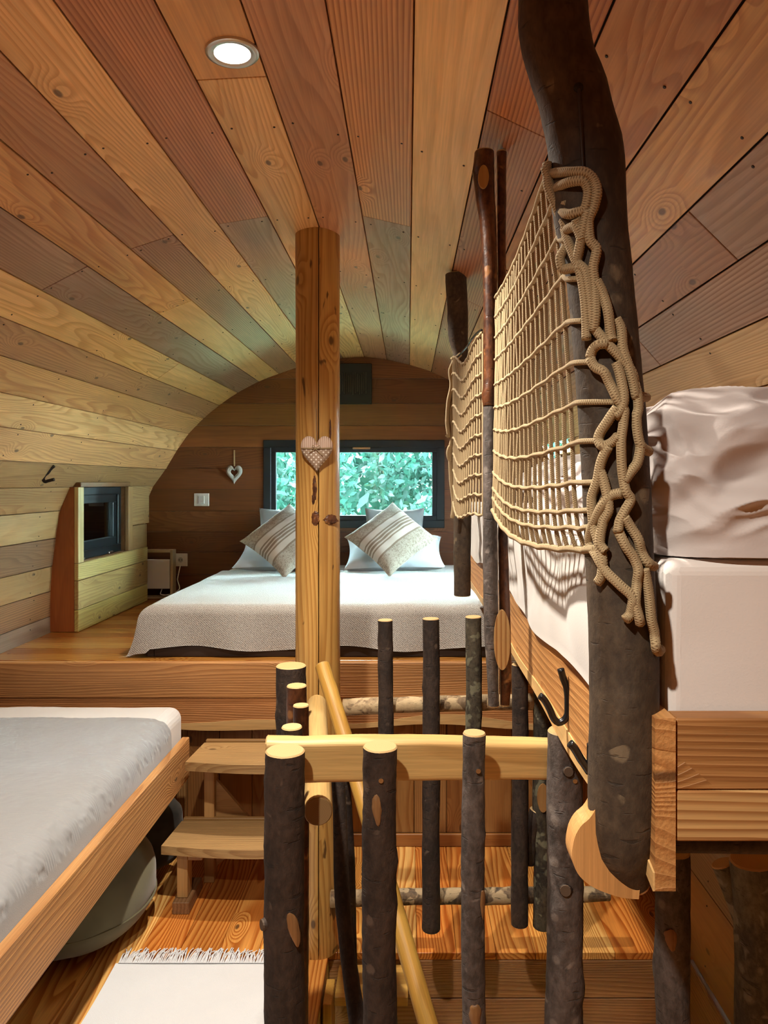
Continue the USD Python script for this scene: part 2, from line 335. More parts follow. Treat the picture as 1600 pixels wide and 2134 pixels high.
def bedspread():
    n = {'g': ('geometry', {}), 's': ('separate_xyz', {}), 'zz': ('math', {'math_type': 'add'}),
         'c': ('combine_xyz', {}), 'w': ('wave_texture', {'bands_direction': 'diagonal', 'scale': 60.0, 'distortion': 3.5, 'detail': 1.0, 'detail_scale': 3.0}),
         'n': ('noise_texture', {'scale': 190.0, 'detail': 2.0}), 'm': ('math', {'math_type': 'multiply_add', 'value2': .35}),
         'r': ('rgb_ramp', {'ramp': [(.35, (.21, .19, .165)), (.62, (.34, .315, .285)), (.9, (.47, .445, .41))]}),
         'bp': ('bump', {'strength': .6, 'distance': .003}), 'p': ('principled_bsdf', {'roughness': .95, 'sheen_weight': .3})}
    l = [('g.position', 's.vector'), ('s.y', 'zz.value1'), ('s.z', 'zz.value2'), ('s.x', 'c.x'), ('zz.value', 'c.y'), ('c.vector', 'w.vector'), ('c.vector', 'n.vector'),
         ('w.fac', 'm.value1'), ('n.fac', 'm.value3'), ('m.value', 'r.fac'), ('r.color', 'p.base_color'), ('m.value', 'bp.height'), ('bp.normal', 'p.normal')]
    mat('bedspread_weave', n, l)
bedspread()

def cushion_mat():
    ST = [(0, 0), (.27, 0), (.275, 1), (.30, 1), (.305, 2), (.40, 2), (.405, 1), (.425, 1), (.43, 2), (.45, 2), (.455, 1), (.485, 1), (.49, 2), (.505, 2), (.51, 1), (.54, 1), (.545, 2), (.565, 2), (.57, 1), (.59, 1), (.595, 2), (.69, 2), (.695, 1), (.72, 1), (.725, 0), (1, 0)]
    C = {0: (.29, .24, .19), 1: (.17, .12, .083), 2: (.42, .35, .30)}
    n = {'g': ('attribute', {'attribute': 'gc'}), 's': ('separate_xyz', {}), 'r': ('rgb_ramp', {'ramp': [(a, C[b]) for a, b in ST]}),
         'z': ('rgb_ramp', {'ramp': [(a, (1, 1, 1) if b == 0 else (0, 0, 0)) for a, b in ST]}), 'zb': ('rgb_to_bw', {}),
         'n': ('noise_texture', {'scale': 34.0, 'detail': 3.0, 'distortion': 1.5}), 'nm': ('map_range', {'range_type': 'smoothstep', 'from_min': .50, 'from_max': .58, 'to_max': .75}),
         'm': ('math', {'math_type': 'multiply'}), 'c': ('mix_color', {'b': (.16, .115, .085)}),
         'f': ('noise_texture', {'scale': 160.0}), 'bp': ('bump', {'strength': .3, 'distance': .001}), 'p': ('principled_bsdf', {'roughness': .95, 'sheen_weight': .2})}
    l = [('g.vector', 's.vector'), ('s.x', 'r.fac'), ('s.x', 'z.fac'), ('z.color', 'zb.color'), ('g.vector', 'n.vector'), ('n.fac', 'nm.value'), ('nm.result', 'm.value1'), ('zb.val', 'm.value2'),
         ('m.value', 'c.fac'), ('r.color', 'c.a'), ('c.result', 'p.base_color'), ('g.vector', 'f.vector'), ('f.fac', 'bp.height'), ('bp.normal', 'p.normal')]
    mat('cushion_print', n, l)
cushion_mat()

def dots_mat():
    n = {'g': ('attribute', {'attribute': 'gc'}), 'v': ('voronoi_texture', {'dimensions': '2D', 'scale': 1.0, 'randomness': 0.0}), 'mp': ('mapping', {'rotation': (0, 0, .785), 'scale': (88, 88, 1)}),
         'd': ('math', {'math_type': 'less_than', 'value2': .24}), 'c': ('mix_color', {'a': (.36, .255, .18), 'b': (.80, .74, .66)}), 'p': ('principled_bsdf', {'roughness': .9})}
    mat('dots_print', n, [('g.vector', 'mp.vector'), ('mp.vector', 'v.vector'), ('v.distance', 'd.value1'), ('d.value', 'c.fac'), ('c.result', 'p.base_color')])
    n = {'g': ('attribute', {'attribute': 'gc'}), 'w': ('wave_texture', {'bands_direction': 'x', 'scale': 48.0}), 'c': ('mix_color', {'a': (.40, .25, .17), 'b': (.74, .60, .50)}), 'p': ('principled_bsdf', {'roughness': .9})}
    mat('stripes_print', n, [('g.vector', 'w.vector'), ('w.fac', 'c.fac'), ('c.result', 'p.base_color')])
    n = {'g': ('attribute', {'attribute': 'gc'}), 's': ('separate_xyz', {}), 'x': ('math', {'math_type': 'multiply', 'value2': 6.2832 * 3}), 'z': ('math', {'math_type': 'multiply_add', 'value2': 2300.0}), 'sn': ('math', {'math_type': 'sine'}),
         'x2': ('math', {'math_type': 'multiply', 'value2': -6.2832 * 3}), 'z2': ('math', {'math_type': 'multiply_add', 'value2': 2300.0}), 'sn2': ('math', {'math_type': 'sine'}), 'mx': ('math', {'math_type': 'maximum'}),
         'r': ('rgb_ramp', {'ramp': [(0.0, (.19, .125, .06)), (.5, (.30, .21, .11)), (1.0, (.45, .34, .19))]}), 'mr': ('map_range', {'from_min': -.6, 'from_max': 1.0}),
         'bp': ('bump', {'strength': .45, 'distance': .0005}), 'p': ('principled_bsdf', {'roughness': .9})}
    l = [('g.vector', 's.vector'), ('s.x', 'x.value1'), ('s.z', 'z.value1'), ('x.value', 'z.value3'), ('z.value', 'sn.value1'), ('s.x', 'x2.value1'), ('s.z', 'z2.value1'), ('x2.value', 'z2.value3'), ('z2.value', 'sn2.value1'),
         ('sn.value', 'mx.value1'), ('sn2.value', 'mx.value2'), ('mx.value', 'mr.value'), ('mr.result', 'r.fac'), ('r.color', 'p.base_color'), ('mx.value', 'bp.height'), ('bp.normal', 'p.normal')]
    mat('rope_braid', n, l)
dots_mat()
mat('pane_glass', {'f': ('fresnel', {'IOR': 1.45}), 't': ('transparent_bsdf', {'color': (.90, .98, .96)}), 'g': ('glossy_bsdf', {'roughness': .01}), 'm': ('mix_closure', {})},
    [('f.fac', 'm.fac'), ('t.BSDF', 'm.closure1'), ('g.BSDF', 'm.closure2')], 'm.closure')
def leaf(name, col, tcol):
    n = {'g': ('geometry', {}), 'a': ('noise_texture', {'scale': 1.3, 'detail': 3.0}), 'r': ('map_range', {'from_min': .3, 'from_max': .7, 'to_min': .55, 'to_max': 1.4}), 'v': ('vector_math', {'math_type': 'scale', 'vector1': col}),
         'd': ('principled_bsdf', {'roughness': .5}), 't': ('translucent_bsdf', {'color': tcol}), 'm': ('mix_closure', {'fac': .45})}
    mat(name, n, [('g.position', 'a.vector'), ('a.fac', 'r.value'), ('r.result', 'v.scale'), ('v.vector', 'd.base_color'), ('d.BSDF', 'm.closure1'), ('t.BSDF', 'm.closure2')], 'm.closure')
leaf('leaf_blue', (.010, .046, .036), (.020, .072, .050))
leaf('leaf_green', (.013, .058, .022), (.030, .110, .034))
flatmat('forest_ground', (.24, .33, .17), .95)

# ------------------------------------------------------------------ room profile
YB, YF = 5.1, -1.7                                    # back wall, wall behind the camera
K = YB / F
CTRL = [(-563, -489), (-562, -330), (-561, -235), (-558, -135), (-553, -95), (-546, -45), (-529, -6), (-505, 27), (-478, 72), (-440, 120), (-396, 158), (-350, 190), (-273, 225), (-210, 245), (-141, 258), (-92, 261), (-53, 257),
        (-2, 246), (42, 233), (86, 213), (130, 185), (170, 150), (215, 102), (248, 55), (272, 5), (288, -45), (296, -100), (298, -235), (296, -330), (291, -489)]
_c = np.array(CTRL, float); _d = np.r_[0, np.cumsum(np.linalg.norm(np.diff(_c, axis=0), axis=1))]
ARCH = CubicSpline(_d, _c)(np.linspace(0, _d[-1], 3000))
_ang = np.unwrap(np.arctan2(ARCH[:, 1], ARCH[:, 0]) % (2 * np.pi))
def arch_at(a):
    i = np.interp(-a, -_ang, np.arange(len(ARCH)))
    return np.array([np.interp(i, np.arange(len(ARCH)), ARCH[:, k]) for k in (0, 1)])
def AX(p): return np.array([p[0] * K, 0, H + p[1] * K])

LS = [-.865, -.72, -.59, -.475, -.375, -.305, -.236, -.159, -.082, -.015, .053, .136, .221, .311, .406, .523, .674, .839, 1.056, 1.358, 1.896, 2.87, 5.8]
RS = [-1.66, -1.37, -1.12, -.90, -.70, -.52, -.36, -.22, -.07, .09, .27, .46, .67, .97, 1.435, 2.34, 4.78]
angs = [math.pi - math.atan(s) for s in LS] + [math.atan2(1005, 12)] + [math.atan(s) for s in RS[::-1]]
angs[0] = _ang[0] - 1e-4; angs[-1] = _ang[-1] + 1e-4
SEAM = [arch_at(a) for a in angs]
def joint_y(k, px, py):                               # depth at which the image point lies on strip k
    m = (SEAM[k] + SEAM[k + 1]) / 2
    r = np.hypot(px - VX, py - VY) / np.hypot(*m)
    return YB / r
# material / tone per strip, joints as image points, tone after the joint
BL, TAN, ORG_, BR, RED, GRY, GRN = (.60, .40, .19), (.52, .32, .145), (.46, .25, .10), (.38, .225, .12), (.41, .215, .11), (.36, .245, .165), (.50, .38, .20)
iL = {s: i for i, s in enumerate(LS)}
STRIPS = {}
def st(i, mat_, tone, joints=(), after=None): STRIPS[i] = (mat_, tone, joints, after)
st(iL[-.375] , 'plank_stripe', (.36, .185, .08))
st(iL[-.305], 'plank_plain', TAN); st(iL[-.236], 'plank_knotty', BR); st(iL[-.159], 'plank_plain', BL); st(iL[-.082], 'plank_swirl', TAN)
st(iL[-.015], 'plank_knotty', TAN); st(iL[.053], 'plank_knotty', TAN); st(iL[.136], 'plank_swirl', BL); st(iL[.221], 'plank_swirl', TAN)
st(iL[.311], 'plank_knotty', BR); st(iL[.406], 'plank_swirl', BL, [(352, 770)], ('plank_plain', BL)); st(iL[.523], 'plank_knotty', GRY, [(135, 580)], ('plank_swirl', (.30, .20, .145)))
st(iL[.674], 'plank_swirl', TAN, [(365, 640)], ('plank_plain', BL)); st(iL[.839], 'plank_swirl', BR, [(317, 505)], ('plank_stripe', (.33, .20, .12)))
st(iL[1.056], 'plank_swirl', BL); st(iL[1.358], 'plank_stripe', RED, [(510, 457)], ('plank_knotty', GRY)); st(iL[1.896], 'plank_plain', TAN, [(482, 165)], ('plank_swirl', BL))
st(iL[2.87], 'plank_knotty', (.43, .24, .13)); st(iL[5.8], 'plank_stripe', (.46, .26, .12), [(800, 462)], ('plank_swirl', GRY))
n0 = len(LS)
st(n0, 'plank_plain', (.56, .37, .17)); st(n0 + 1, 'plank_stripe', (.40, .18, .07), [(1080, 262), (985, 630)], ('plank_stripe', (.36, .18, .09)))
st(n0 + 2, 'plank_swirl', (.38, .20, .09)); st(n0 + 3, 'plank_knotty', TAN); st(n0 + 4, 'plank_knotty', GRY, [(1485, 492)], ('plank_knotty', (.34, .19, .10)))
st(n0 + 5, 'plank_stripe', GRY, [(1350, 735)], ('plank_knotty', GRY)); st(n0 + 6, 'plank_swirl', GRN); st(n0 + 7, 'plank_swirl', BL)

LWIN = (3.90, 4.53, 1.19, 1.58)                       # left dormer window: y0, y1, z0, z1
RWIN = (3.72, 4.42, 1.28, 1.74)
ceiling = thing('ceiling', kind='structure'); wall_left = thing('wall_left', kind='structure'); wall_right = thing('wall_right', kind='structure')
sheath = {ceiling: [], wall_left: [], wall_right: []}; nails = {ceiling: [], wall_left: [], wall_right: []}
hexa = trimesh.creation.cylinder(radius=.0028, height=.002, sections=6)
MATS = ['plank_swirl', 'plank_stripe', 'plank_knotty', 'plank_plain']; TONES = [BL, TAN, BR, GRY, ORG_]
for k in range(len(SEAM) - 1):
    A, B = AX(SEAM[k]), AX(SEAM[k + 1])
    w = np.linalg.norm(B - A); ex = (B - A) / w; ez = np.array([0, 1.0, 0]); ey = np.cross(ex, ez)   # outward?
    mid = (A + B) / 2; cen = np.array([-0.45, 0, 1.5])
    if np.dot(ey, mid - cen) < 0: ey = -ey
    grp = wall_left if k < iL[.053] else wall_right if k >= n0 + 8 else ceiling
    m_, tone, joints, after = STRIPS.get(k, (MATS[k % 4], TONES[k % 5], (), None))
    if after is None: after = (m_, tone)
    ys = sorted([joint_y(k, *j) for j in joints])
    cuts = [YF] + ys + [YB + .02]
    holes = []
    zlo, zhi = min(A[2], B[2]), max(A[2], B[2])
    for (win, side) in ((LWIN, -1), (RWIN, 1)):
        if np.sign(mid[0] + .376) == side and zhi > win[2] + .03 and zlo < win[3] - .03: holes.append(win[:2])
    seg = [(a, b, 0 if i == 0 else 1) for i, (a, b) in enumerate(zip(cuts[:-1], cuts[1:]))]
    for h0, h1 in holes:
        seg = [s for (a, b, q) in seg for s in ((a, min(b, h0), q), (max(a, h1), b, q)) if s[1] - s[0] > .01]
    for (a, b, q) in seg:
        mm, tt = (m_, tone) if q == 0 else after
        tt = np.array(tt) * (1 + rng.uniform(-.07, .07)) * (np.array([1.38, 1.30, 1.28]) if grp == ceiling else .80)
        t0 = rng.uniform(0, .0012)
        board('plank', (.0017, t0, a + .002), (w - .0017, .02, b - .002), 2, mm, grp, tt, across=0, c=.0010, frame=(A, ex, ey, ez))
        q0, q1 = A + ey * .0205 - ex * .003, B + ey * .0205 + ex * .003
        sheath[grp].append((np.array([q0 + ez * a, q1 + ez * a, q1 + ez * b, q0 + ez * b, q0 + ez * a + ey * .01, q1 + ez * a + ey * .01, q1 + ez * b + ey * .01, q0 + ez * b + ey * .01])))
    for yy in np.arange(.55, YB, .62):
        for fx in (.16, .84):
            y2 = yy + rng.uniform(-.02, .02)
            if any(h0 - .02 < y2 < h1 + .02 for h0, h1 in holes): continue
            hm = hexa.copy(); R = np.eye(4); R[:3, 0] = ex; R[:3, 1] = ez; R[:3, 2] = ey; R[:3, 3] = A + ex * w * fx + ez * y2
            hm.apply_transform(R); nails[grp].append(hm)
for g, qs in sheath.items():
    ms = [trimesh.Trimesh(*hull(q)) for q in qs]
    obj('sheathing', trimesh.util.concatenate(ms), 'sheathing', g)
    obj('nail_heads', trimesh.util.concatenate(nails[g]), 'nail', g, kind='stuff')

# back wall: horizontal boards cut to the arch, with the window opening
arch_poly = Polygon([(p[0] * K, H + p[1] * K) for p in ARCH[::12]] + [(ARCH[-1][0] * K, H + ARCH[-1][1] * K)]).buffer(0)
Z = lambda py, Y: H - (py - VY) * Y / F
X = lambda px, Y: (px - VX) * Y / F
BW = (X(549, YB), X(926, YB), Z(1100, YB), Z(917, YB))
wall_back = thing('wall_back', kind='structure')
win_hole = sbox(*[BW[i] for i in (0, 2, 1, 3)])
rows = [740, 789, 841, 887, 932, 976, 1020, 1065, 1108, 1150, 1197, 1242, 1290]
bt = [(.40, .215, .095), (.33, .165, .07), (.46, .29, .13), (.41, .22, .095), (.31, .15, .06), (.37, .19, .08), (.35, .175, .07), (.40, .22, .10), (.31, .15, .062), (.29, .14, .055), (.28, .13, .05), (.3, .15, .06)]
for i in range(len(rows) - 1):
    z1, z0 = Z(rows[i], YB) - .0012, Z(rows[i + 1], YB) + .0012
    pg = arch_poly.intersection(sbox(-3, z0, 3, z1)).difference(win_hole)
    for g in getattr(pg, 'geoms', [pg]):
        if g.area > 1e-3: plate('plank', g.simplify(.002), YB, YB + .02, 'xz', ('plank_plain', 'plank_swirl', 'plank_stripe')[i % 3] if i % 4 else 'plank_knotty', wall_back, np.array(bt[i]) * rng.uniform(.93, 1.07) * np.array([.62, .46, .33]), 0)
sh = arch_poly.buffer(.03).difference(win_hole)
plate('sheathing', sh, YB + .021, YB + .05, 'xz', 'sheathing', wall_back, (.1, .1, .1))
obj('wall_front', hull(bevel_pts((-2.1, YF - .05, -1.7), (1.3, YF, 2.6), .002)), 'plank_plain', '/World', gc=lambda v: v[:, [0, 1, 2]], tone=ORG_, kind='structure')

# ------------------------------------------------------------------ main floor, stairwell, platform
WX0, WX1, WY0, WY1 = -.27, .955, 1.43, 2.547
floor = thing('floor', kind='structure')
FT = [(.80, .44, .13), (.70, .32, .085), (.84, .52, .19), (.76, .38, .11), (.66, .28, .07)]
xs = np.arange(-1.86, 1.02, .135)
for i, x0 in enumerate(xs):
    x1 = min(x0 + .135, .985)
    if x1 - x0 < .01: continue
    spans = [(YF, 3.31)]
    if x1 > WX0 + .001 and x0 < WX1 - .001:
        spans = [(YF, WY0), (WY1, 3.31)]
    for s, (a, b) in enumerate(spans):
        xa = x0
        if x0 < WX0 < x1: xa = x0
        board('plank', (xa + .0006, a, -.025), (x1 - .0006, b, rng.uniform(-.0008, 0)), 1, 'floor_pine', floor, np.array(FT[(i * 2 + s) % 5]) * rng.uniform(.92, 1.08), across=0, c=.0015)
        if s == 0 and x0 < WX0 < x1 - .01:                         # the strip of floor beside the well
            board('plank', (xa + .0006, WY0, -.025), (WX0, WY1, 0), 1, 'floor_pine', floor, FT[3], across=0, c=.0015)
sub = [hull(bevel_pts(lo, hi, .001)) for lo, hi in (((-2.1, YF, -.06), (WX0 - .031, 3.4, -.027)), ((WX1 + .031, YF, -.06), (1.25, 3.4, -.027)), ((-2.1, YF, -.06), (1.25, WY0 - .031, -.027)), ((-2.1, WY1 + .031, -.06), (1.25, 3.4, -.027)))]
obj('subfloor', trimesh.util.concatenate([trimesh.Trimesh(*q) for q in sub]), 'sheathing', floor)
well = thing('wall_stairwell', kind='structure')
for lo, hi in (((WX0 - .08, WY0 - .08, -1.65), (WX0 - .032, WY1 + .08, -.028)), ((WX0 - .08, WY0 - .08, -1.65), (WX1 + .08, WY0 - .032, -.028)), ((WX0 - .08, WY1 + .032, -1.65), (WX1 + .08, WY1 + .08, -.028))):
    obj('backing', hull(bevel_pts(lo, hi, .001)), 'sheathing', well)
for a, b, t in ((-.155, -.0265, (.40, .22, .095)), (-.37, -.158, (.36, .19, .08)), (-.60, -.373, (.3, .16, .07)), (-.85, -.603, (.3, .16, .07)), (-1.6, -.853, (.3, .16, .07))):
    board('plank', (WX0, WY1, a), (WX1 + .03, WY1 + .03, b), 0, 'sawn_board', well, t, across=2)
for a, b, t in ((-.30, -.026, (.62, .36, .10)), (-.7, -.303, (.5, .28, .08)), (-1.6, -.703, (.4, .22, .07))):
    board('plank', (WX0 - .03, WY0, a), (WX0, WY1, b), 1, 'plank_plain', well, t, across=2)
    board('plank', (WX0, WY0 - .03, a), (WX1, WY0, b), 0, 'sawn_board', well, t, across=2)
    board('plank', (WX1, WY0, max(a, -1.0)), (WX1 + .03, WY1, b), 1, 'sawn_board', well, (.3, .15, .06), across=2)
board('floor', (-.4, 1.3, -1.64), (1.1, 2.7, -1.6), 0, 'floor_pine', '/World', FT[1], kind='structure')

YP, HP = 3.24, .83
plat = thing('sleeping_platform', 'raised timber sleeping platform with orange board deck and live-edged front', 'platform', (-.4, YP, 0))
y = YP + .0
i = 0
while y < YB:
    y1 = min(y + .118, YB)
    board('deck_plank', (-1.832, y + .0005, HP - .025), (.962, y1 - .0005, HP - rng.uniform(0, .0006)), 0, 'floor_pine', plat, np.array(FT[i % 5]) * rng.uniform(.9, 1.05) * np.array([.62, .58, .50]), across=1, c=.0012)
    y = y1; i += 1
board('fascia', (-1.832, YP - .035, Z(1450, YP)), (.955, YP + 0, HP - .002), 0, 'sawn_board', plat, (.54, .29, .115), across=2, c=.003)
wx = np.linspace(-1.832, .955, 90)
wav = np.array([Z(1512, YP) + .012 * math.sin(q * 4.3 + 1.2) + .005 * math.sin(q * 9 + .5) for q in wx])
top2 = Z(1450, YP) - .003
plate('fascia', Polygon([(a, b) for a, b in zip(wx, wav)] + [(.955, top2), (-1.832, top2)]), YP - .03, YP, 'xz', 'sawn_board', plat, (.54, .275, .11), 0)
sap = Polygon([(a, b) for a, b in zip(wx, wav)] + [(a, b + .032 + .012 * math.sin(a * 7)) for a, b in zip(wx[::-1], wav[::-1])])
plate('sapwood_edge', sap, YP - .033, YP - .0305, 'xz', 'plank_plain', plat, (.62, .42, .20), 0, label='pale wavy sapwood edge under the fascia')
x = -1.832; i = 0
CT = [(.42, .24, .09), (.46, .28, .12), (.34, .17, .06), (.40, .22, .085)]
while x < .95:
    x1 = min(x + .143, .955)
    board('panel_plank', (x + .001, 3.30, .055), (x1 - .001, 3.32, .80), 2, MATS[i % 4], plat, np.array(CT[i % 4]) * rng.uniform(.9, 1.1), across=0, c=.002)
    x = x1; i += 1
board('skirting', (-1.832, 3.285, .001), (.955, 3.30, .055), 0, 'plank_plain', plat, (.36, .17, .055), across=2)
board('backing', (-1.832, 3.321, .0), (.955, 3.33, .80), 0, 'sheathing', plat, (.3, .2, .1))

# ------------------------------------------------------------------ left dormer and windows
dor = thing('wall_dormer', kind='structure')
DX = -1.69
for a, b, t in ((.832, .942, (.55, .46, .17)), (.945, 1.092, (.50, .37, .16)), (1.095, 1.182, (.58, .47, .20))):
    board('plank', (DX - .022, 3.84, a), (DX, 4.86, b), 1, 'plank_knotty', dor, t, across=2)
board('stile', (DX - .022, 3.84, 1.184), (DX, 3.905, 1.575), 2, 'plank_plain', dor, (.64, .52, .27), across=1)
board('stile', (DX - .022, 4.53, 1.184), (DX, 4.60, 1.575), 2, 'plank_plain', dor, (.46, .30, .14), across=1)
board('filler_board', (DX - .022, 4.60, 1.184), (DX - .004, 4.86, 1.33), 1, 'plank_plain', dor, (.40, .26, .12), across=2)
board('filler_board', (DX - .022, 4.60, 1.335), (DX - .004, 4.90, 1.575), 1, 'plank_knotty', dor, (.42, .28, .13), across=2)
plate('cheek', Polygon([(-1.855, .832), (DX - .023, .832), (DX - .023, 1.575), (-1.745, 1.575), (-1.80, 1.40), (-1.845, 1.1)]), 3.84, 3.865, 'xz', 'plank_plain', dor, (.36, .125, .035), 1)
plate('cheek', Polygon([(-1.855, .832), (DX - .023, .832), (DX - .023, 1.575), (-1.745, 1.575), (-1.80, 1.40), (-1.845, 1.1)]), 4.86, 4.885, 'xz', 'plank_plain', dor, (.36, .125, .035), 1)
for lo, hi in (((-1.95, 3.87, 1.575), (DX - .001, 4.56, 1.60)), ((-1.95, 3.87, 1.165), (DX - .024, 4.56, 1.185)), ((-1.95, 3.88, 1.186), (DX - .024, 3.898, 1.574)), ((-1.95, 4.532, 1.186), (DX - .024, 4.55, 1.574))):
    board('reveal_board', lo, hi, 1, 'plank_plain', dor, (.28, .16, .075))

def window(n, axis, c0, c1, z0, z1, d0, d1, bar, sash, parent_label, side=1):
    """Frame bars, sash bars and a pane. axis 0: lies in the xz plane (depth along y), axis 1: in the yz plane (depth along x)."""
    w = thing('window_%d' % n, kind='structure', loc=((c0 + c1) / 2, d0, z0) if axis == 0 else (d0, (c0 + c1) / 2, z0))
    def bb(name, a0, a1, b0, b1, e0, e1, m='frame_grey', c=.003):
        lo, hi = ((a0, e0, b0), (a1, e1, b1)) if axis == 0 else ((e0, a0, b0), (e1, a1, b1))
        obj(name, hull(bevel_pts(lo, hi, c)), m, w)
    D = sorted((d0, d1)); dm = (d0 + d1) / 2
    bb('frame', c0, c1, z1 - bar, z1, *D); bb('frame', c0, c1, z0, z0 + bar, *D)
    bb('frame', c0, c0 + bar, z0 + bar, z1 - bar, *D); bb('frame', c1 - bar, c1, z0 + bar, z1 - bar, *D)
    a0, a1, b0, b1 = c0 + bar - .004, c1 - bar + .004, z0 + bar - .004, z1 - bar + .004
    E = sorted((d0 + side * .012, d0 + side * .05))
    bb('sash', a0, a1, b1 - sash, b1, *E); bb('sash', a0, a1, b0, b0 + sash, *E); bb('sash', a0, a0 + sash, b0 + sash, b1 - sash, *E); bb('sash', a1 - sash, a1, b0 + sash, b1 - sash, *E)
    G = sorted((d0 + side * .028, d0 + side * .033))
    bb('pane', a0 + sash - .004, a1 - sash + .004, b0 + sash - .004, b1 - sash + .004, *G, m='pane_glass', c=.0001)
    return w, bb
w1, bb = window(1, 0, BW[0], BW[1], BW[2], BW[3], YB - .012, YB + .07, .052, .036, '')
bb('vent_handle', X(735, YB), X(772, YB), Z(937, YB), Z(932, YB), YB - .022, YB - .002, 'steel')
w2, bb = window(2, 1, 3.90, 4.53, 1.187, 1.574, -1.735, -1.80, .045, .05, '', side=-1)
bb('hinge', 3.96, 4.0, 1.187, 1.20, -1.735, -1.722, 'steel'); bb('hinge', 4.32, 4.38, 1.187, 1.20, -1.735, -1.722, 'steel')
w3, bb = window(3, 1, RWIN[0], RWIN[1], RWIN[2] - .02, RWIN[3] + .02, .955, 1.03, .045, .04, '')
for lo, hi in (((.87, RWIN[0] - .02, RWIN[3] + .02), (1.08, RWIN[1] + .02, RWIN[3] + .04)), ((.93, RWIN[0] - .02, RWIN[2] - .04), (1.08, RWIN[1] + .02, RWIN[2] - .02)), ((.9, RWIN[0] - .02, RWIN[2] - .02), (1.08, RWIN[0], RWIN[3] + .02)), ((.9, RWIN[1], RWIN[2] - .02), (1.08, RWIN[1] + .02, RWIN[3] + .02))):
    board('reveal_board', lo, hi, 1, 'plank_plain', wall_right, (.45, .28, .12))
w4, bb = window(4, 1, WY0, WY1, -1.58, -1.0, .965, 1.04, .05, .04, '')
sh_ = thing('timber_screen', 'weathered grey boards outside the small black side window', 'screen', (-2.9, 4.2, .9))
for i in range(7):
    board('screen_board', (-2.91, 3.4 + i * .36, .5), (-2.89, 3.755 + i * .36, 2.3), 2, 'plank_knotty', sh_, (.30, .28, .26), across=1)

# ------------------------------------------------------------------ lamps
def downlight(x, y, label, k_l=1.0):
    a = math.atan2(y, 1)
    zc = None
    for k in range(len(SEAM) - 1):
        A, B = AX(SEAM[k]), AX(SEAM[k + 1])
        if A[0] <= x <= B[0] and A[2] > 1.9: zc = A[2] + (B[2] - A[2]) * (x - A[0]) / (B[0] - A[0]); sl = (B[2] - A[2]) / (B[0] - A[0])
    nrm = np.array([sl, 0, -1.0]); nrm /= np.linalg.norm(nrm)
    t = thing('ceiling_spotlight', label, 'spotlight', (x, y, zc))
    prof = [(.034, .004), (.036, -.004), (.046, -.0065), (.052, -.004), (.053, .002)]
    ring = trimesh.creation.revolve(np.array([(r, -h) for r, h in prof] + [(.034, -.004)]), sections=40)
    R = np.eye(4); ux = np.array([1, 0, sl]); ux /= np.linalg.norm(ux); R[:3, 0] = ux; R[:3, 1] = np.cross(-nrm, ux) ; R[:3, 2] = -nrm; R[:3, 3] = (x, y, zc)
    R2 = R.copy(); R2[:3, 2] = nrm; R2[:3, 1] = np.cross(nrm, ux)
    ring.apply_transform(R2); obj('rim', ring, 'steel', t, smooth=40)
    d = trimesh.creation.cylinder(radius=.0345, height=.003, sections=32); d.apply_transform(R2)
    obj('lens', d, 'lamp_lens', t)
    L = UsdLux.SphereLight.Define(stage, t + '/light'); L.CreateRadiusAttr(.026); L.CreateIntensityAttr(k_l * LAMP / (math.pi * .03 ** 2)); L.CreateColorAttr(LAMP_COL)
    sp_ = UsdLux.ShapingAPI.Apply(L.GetPrim()); sp_.CreateShapingConeAngleAttr(SPREAD); sp_.CreateShapingConeSoftnessAttr(SOFT)
    L.AddTranslateOp().Set(tuple(map(float, nrm * .034))); L.AddRotateXYZOp().Set((0, -math.degrees(math.atan(sl)), 0))
downlight(X(484, 1.48), 1.48, 'round brushed steel spotlight in the plank ceiling', .66)
downlight(-.35, .05, 'round steel spotlight in the ceiling nearest the near end wall', .52)
downlight(-.36, 2.86, 'round steel spotlight in the ceiling behind the round post', .50)

# ------------------------------------------------------------------ central post
PX, PYc = X(662, 2.58), 2.58
pst = thing('round_post', 'round honey-coloured timber post with a long crack, standing at the stairwell corner', 'post', (PX, PYc, 0))
r0 = .077
split_d = .012
for s, nm in ((-1, 'left'), (1, 'right')):
    pts = [(PX, PYc, z) for z in np.linspace(0, 2.455, 60)]
    th = np.linspace(0, 2 * np.pi, 33)[:-1]
    V = []
    for (x_, y_, z_) in pts:
        sq = r0 * (1 + .02 * math.sin(z_ * 2.1 + 1) + (.0 if z_ > .25 else -.05 * (1 - z_ / .25)))
        ring = np.stack([np.cos(th) * sq, np.sin(th) * sq], 1)
        ring *= (1 + .035 * (meshkit.fbm(np.c_[ring * 14, np.full(len(th), z_ * 3)] + s, 3, 5) - .5))[:, None]
        xx = ring[:, 0] - split_d
        xx = np.minimum(xx, -.0016) if s < 0 else np.maximum(xx, .0016)
        V.append(np.c_[xx + split_d + x_, ring[:, 1] + y_, np.full(len(th), z_)])
    V = np.array(V); n, m = V.shape[:2]
    a = np.arange(n - 1)[:, None] * m + np.arange(m)[None, :]; b = np.arange(n - 1)[:, None] * m + (np.arange(m)[None, :] + 1) % m
    fa = np.concatenate([np.stack([a, b, b + m], -1).reshape(-1, 3), np.stack([a, b + m, a + m], -1).reshape(-1, 3)])
    ro = rand_off()
    obj('half_log', (V.reshape(-1, 3), fa), 'post_wood', pst, gc=lambda v, ro=ro: np.stack([v[:, 0] - PX, v[:, 1] - PYc, v[:, 2]], 1) + ro, tone=(.60, .37, .125), smooth=35)

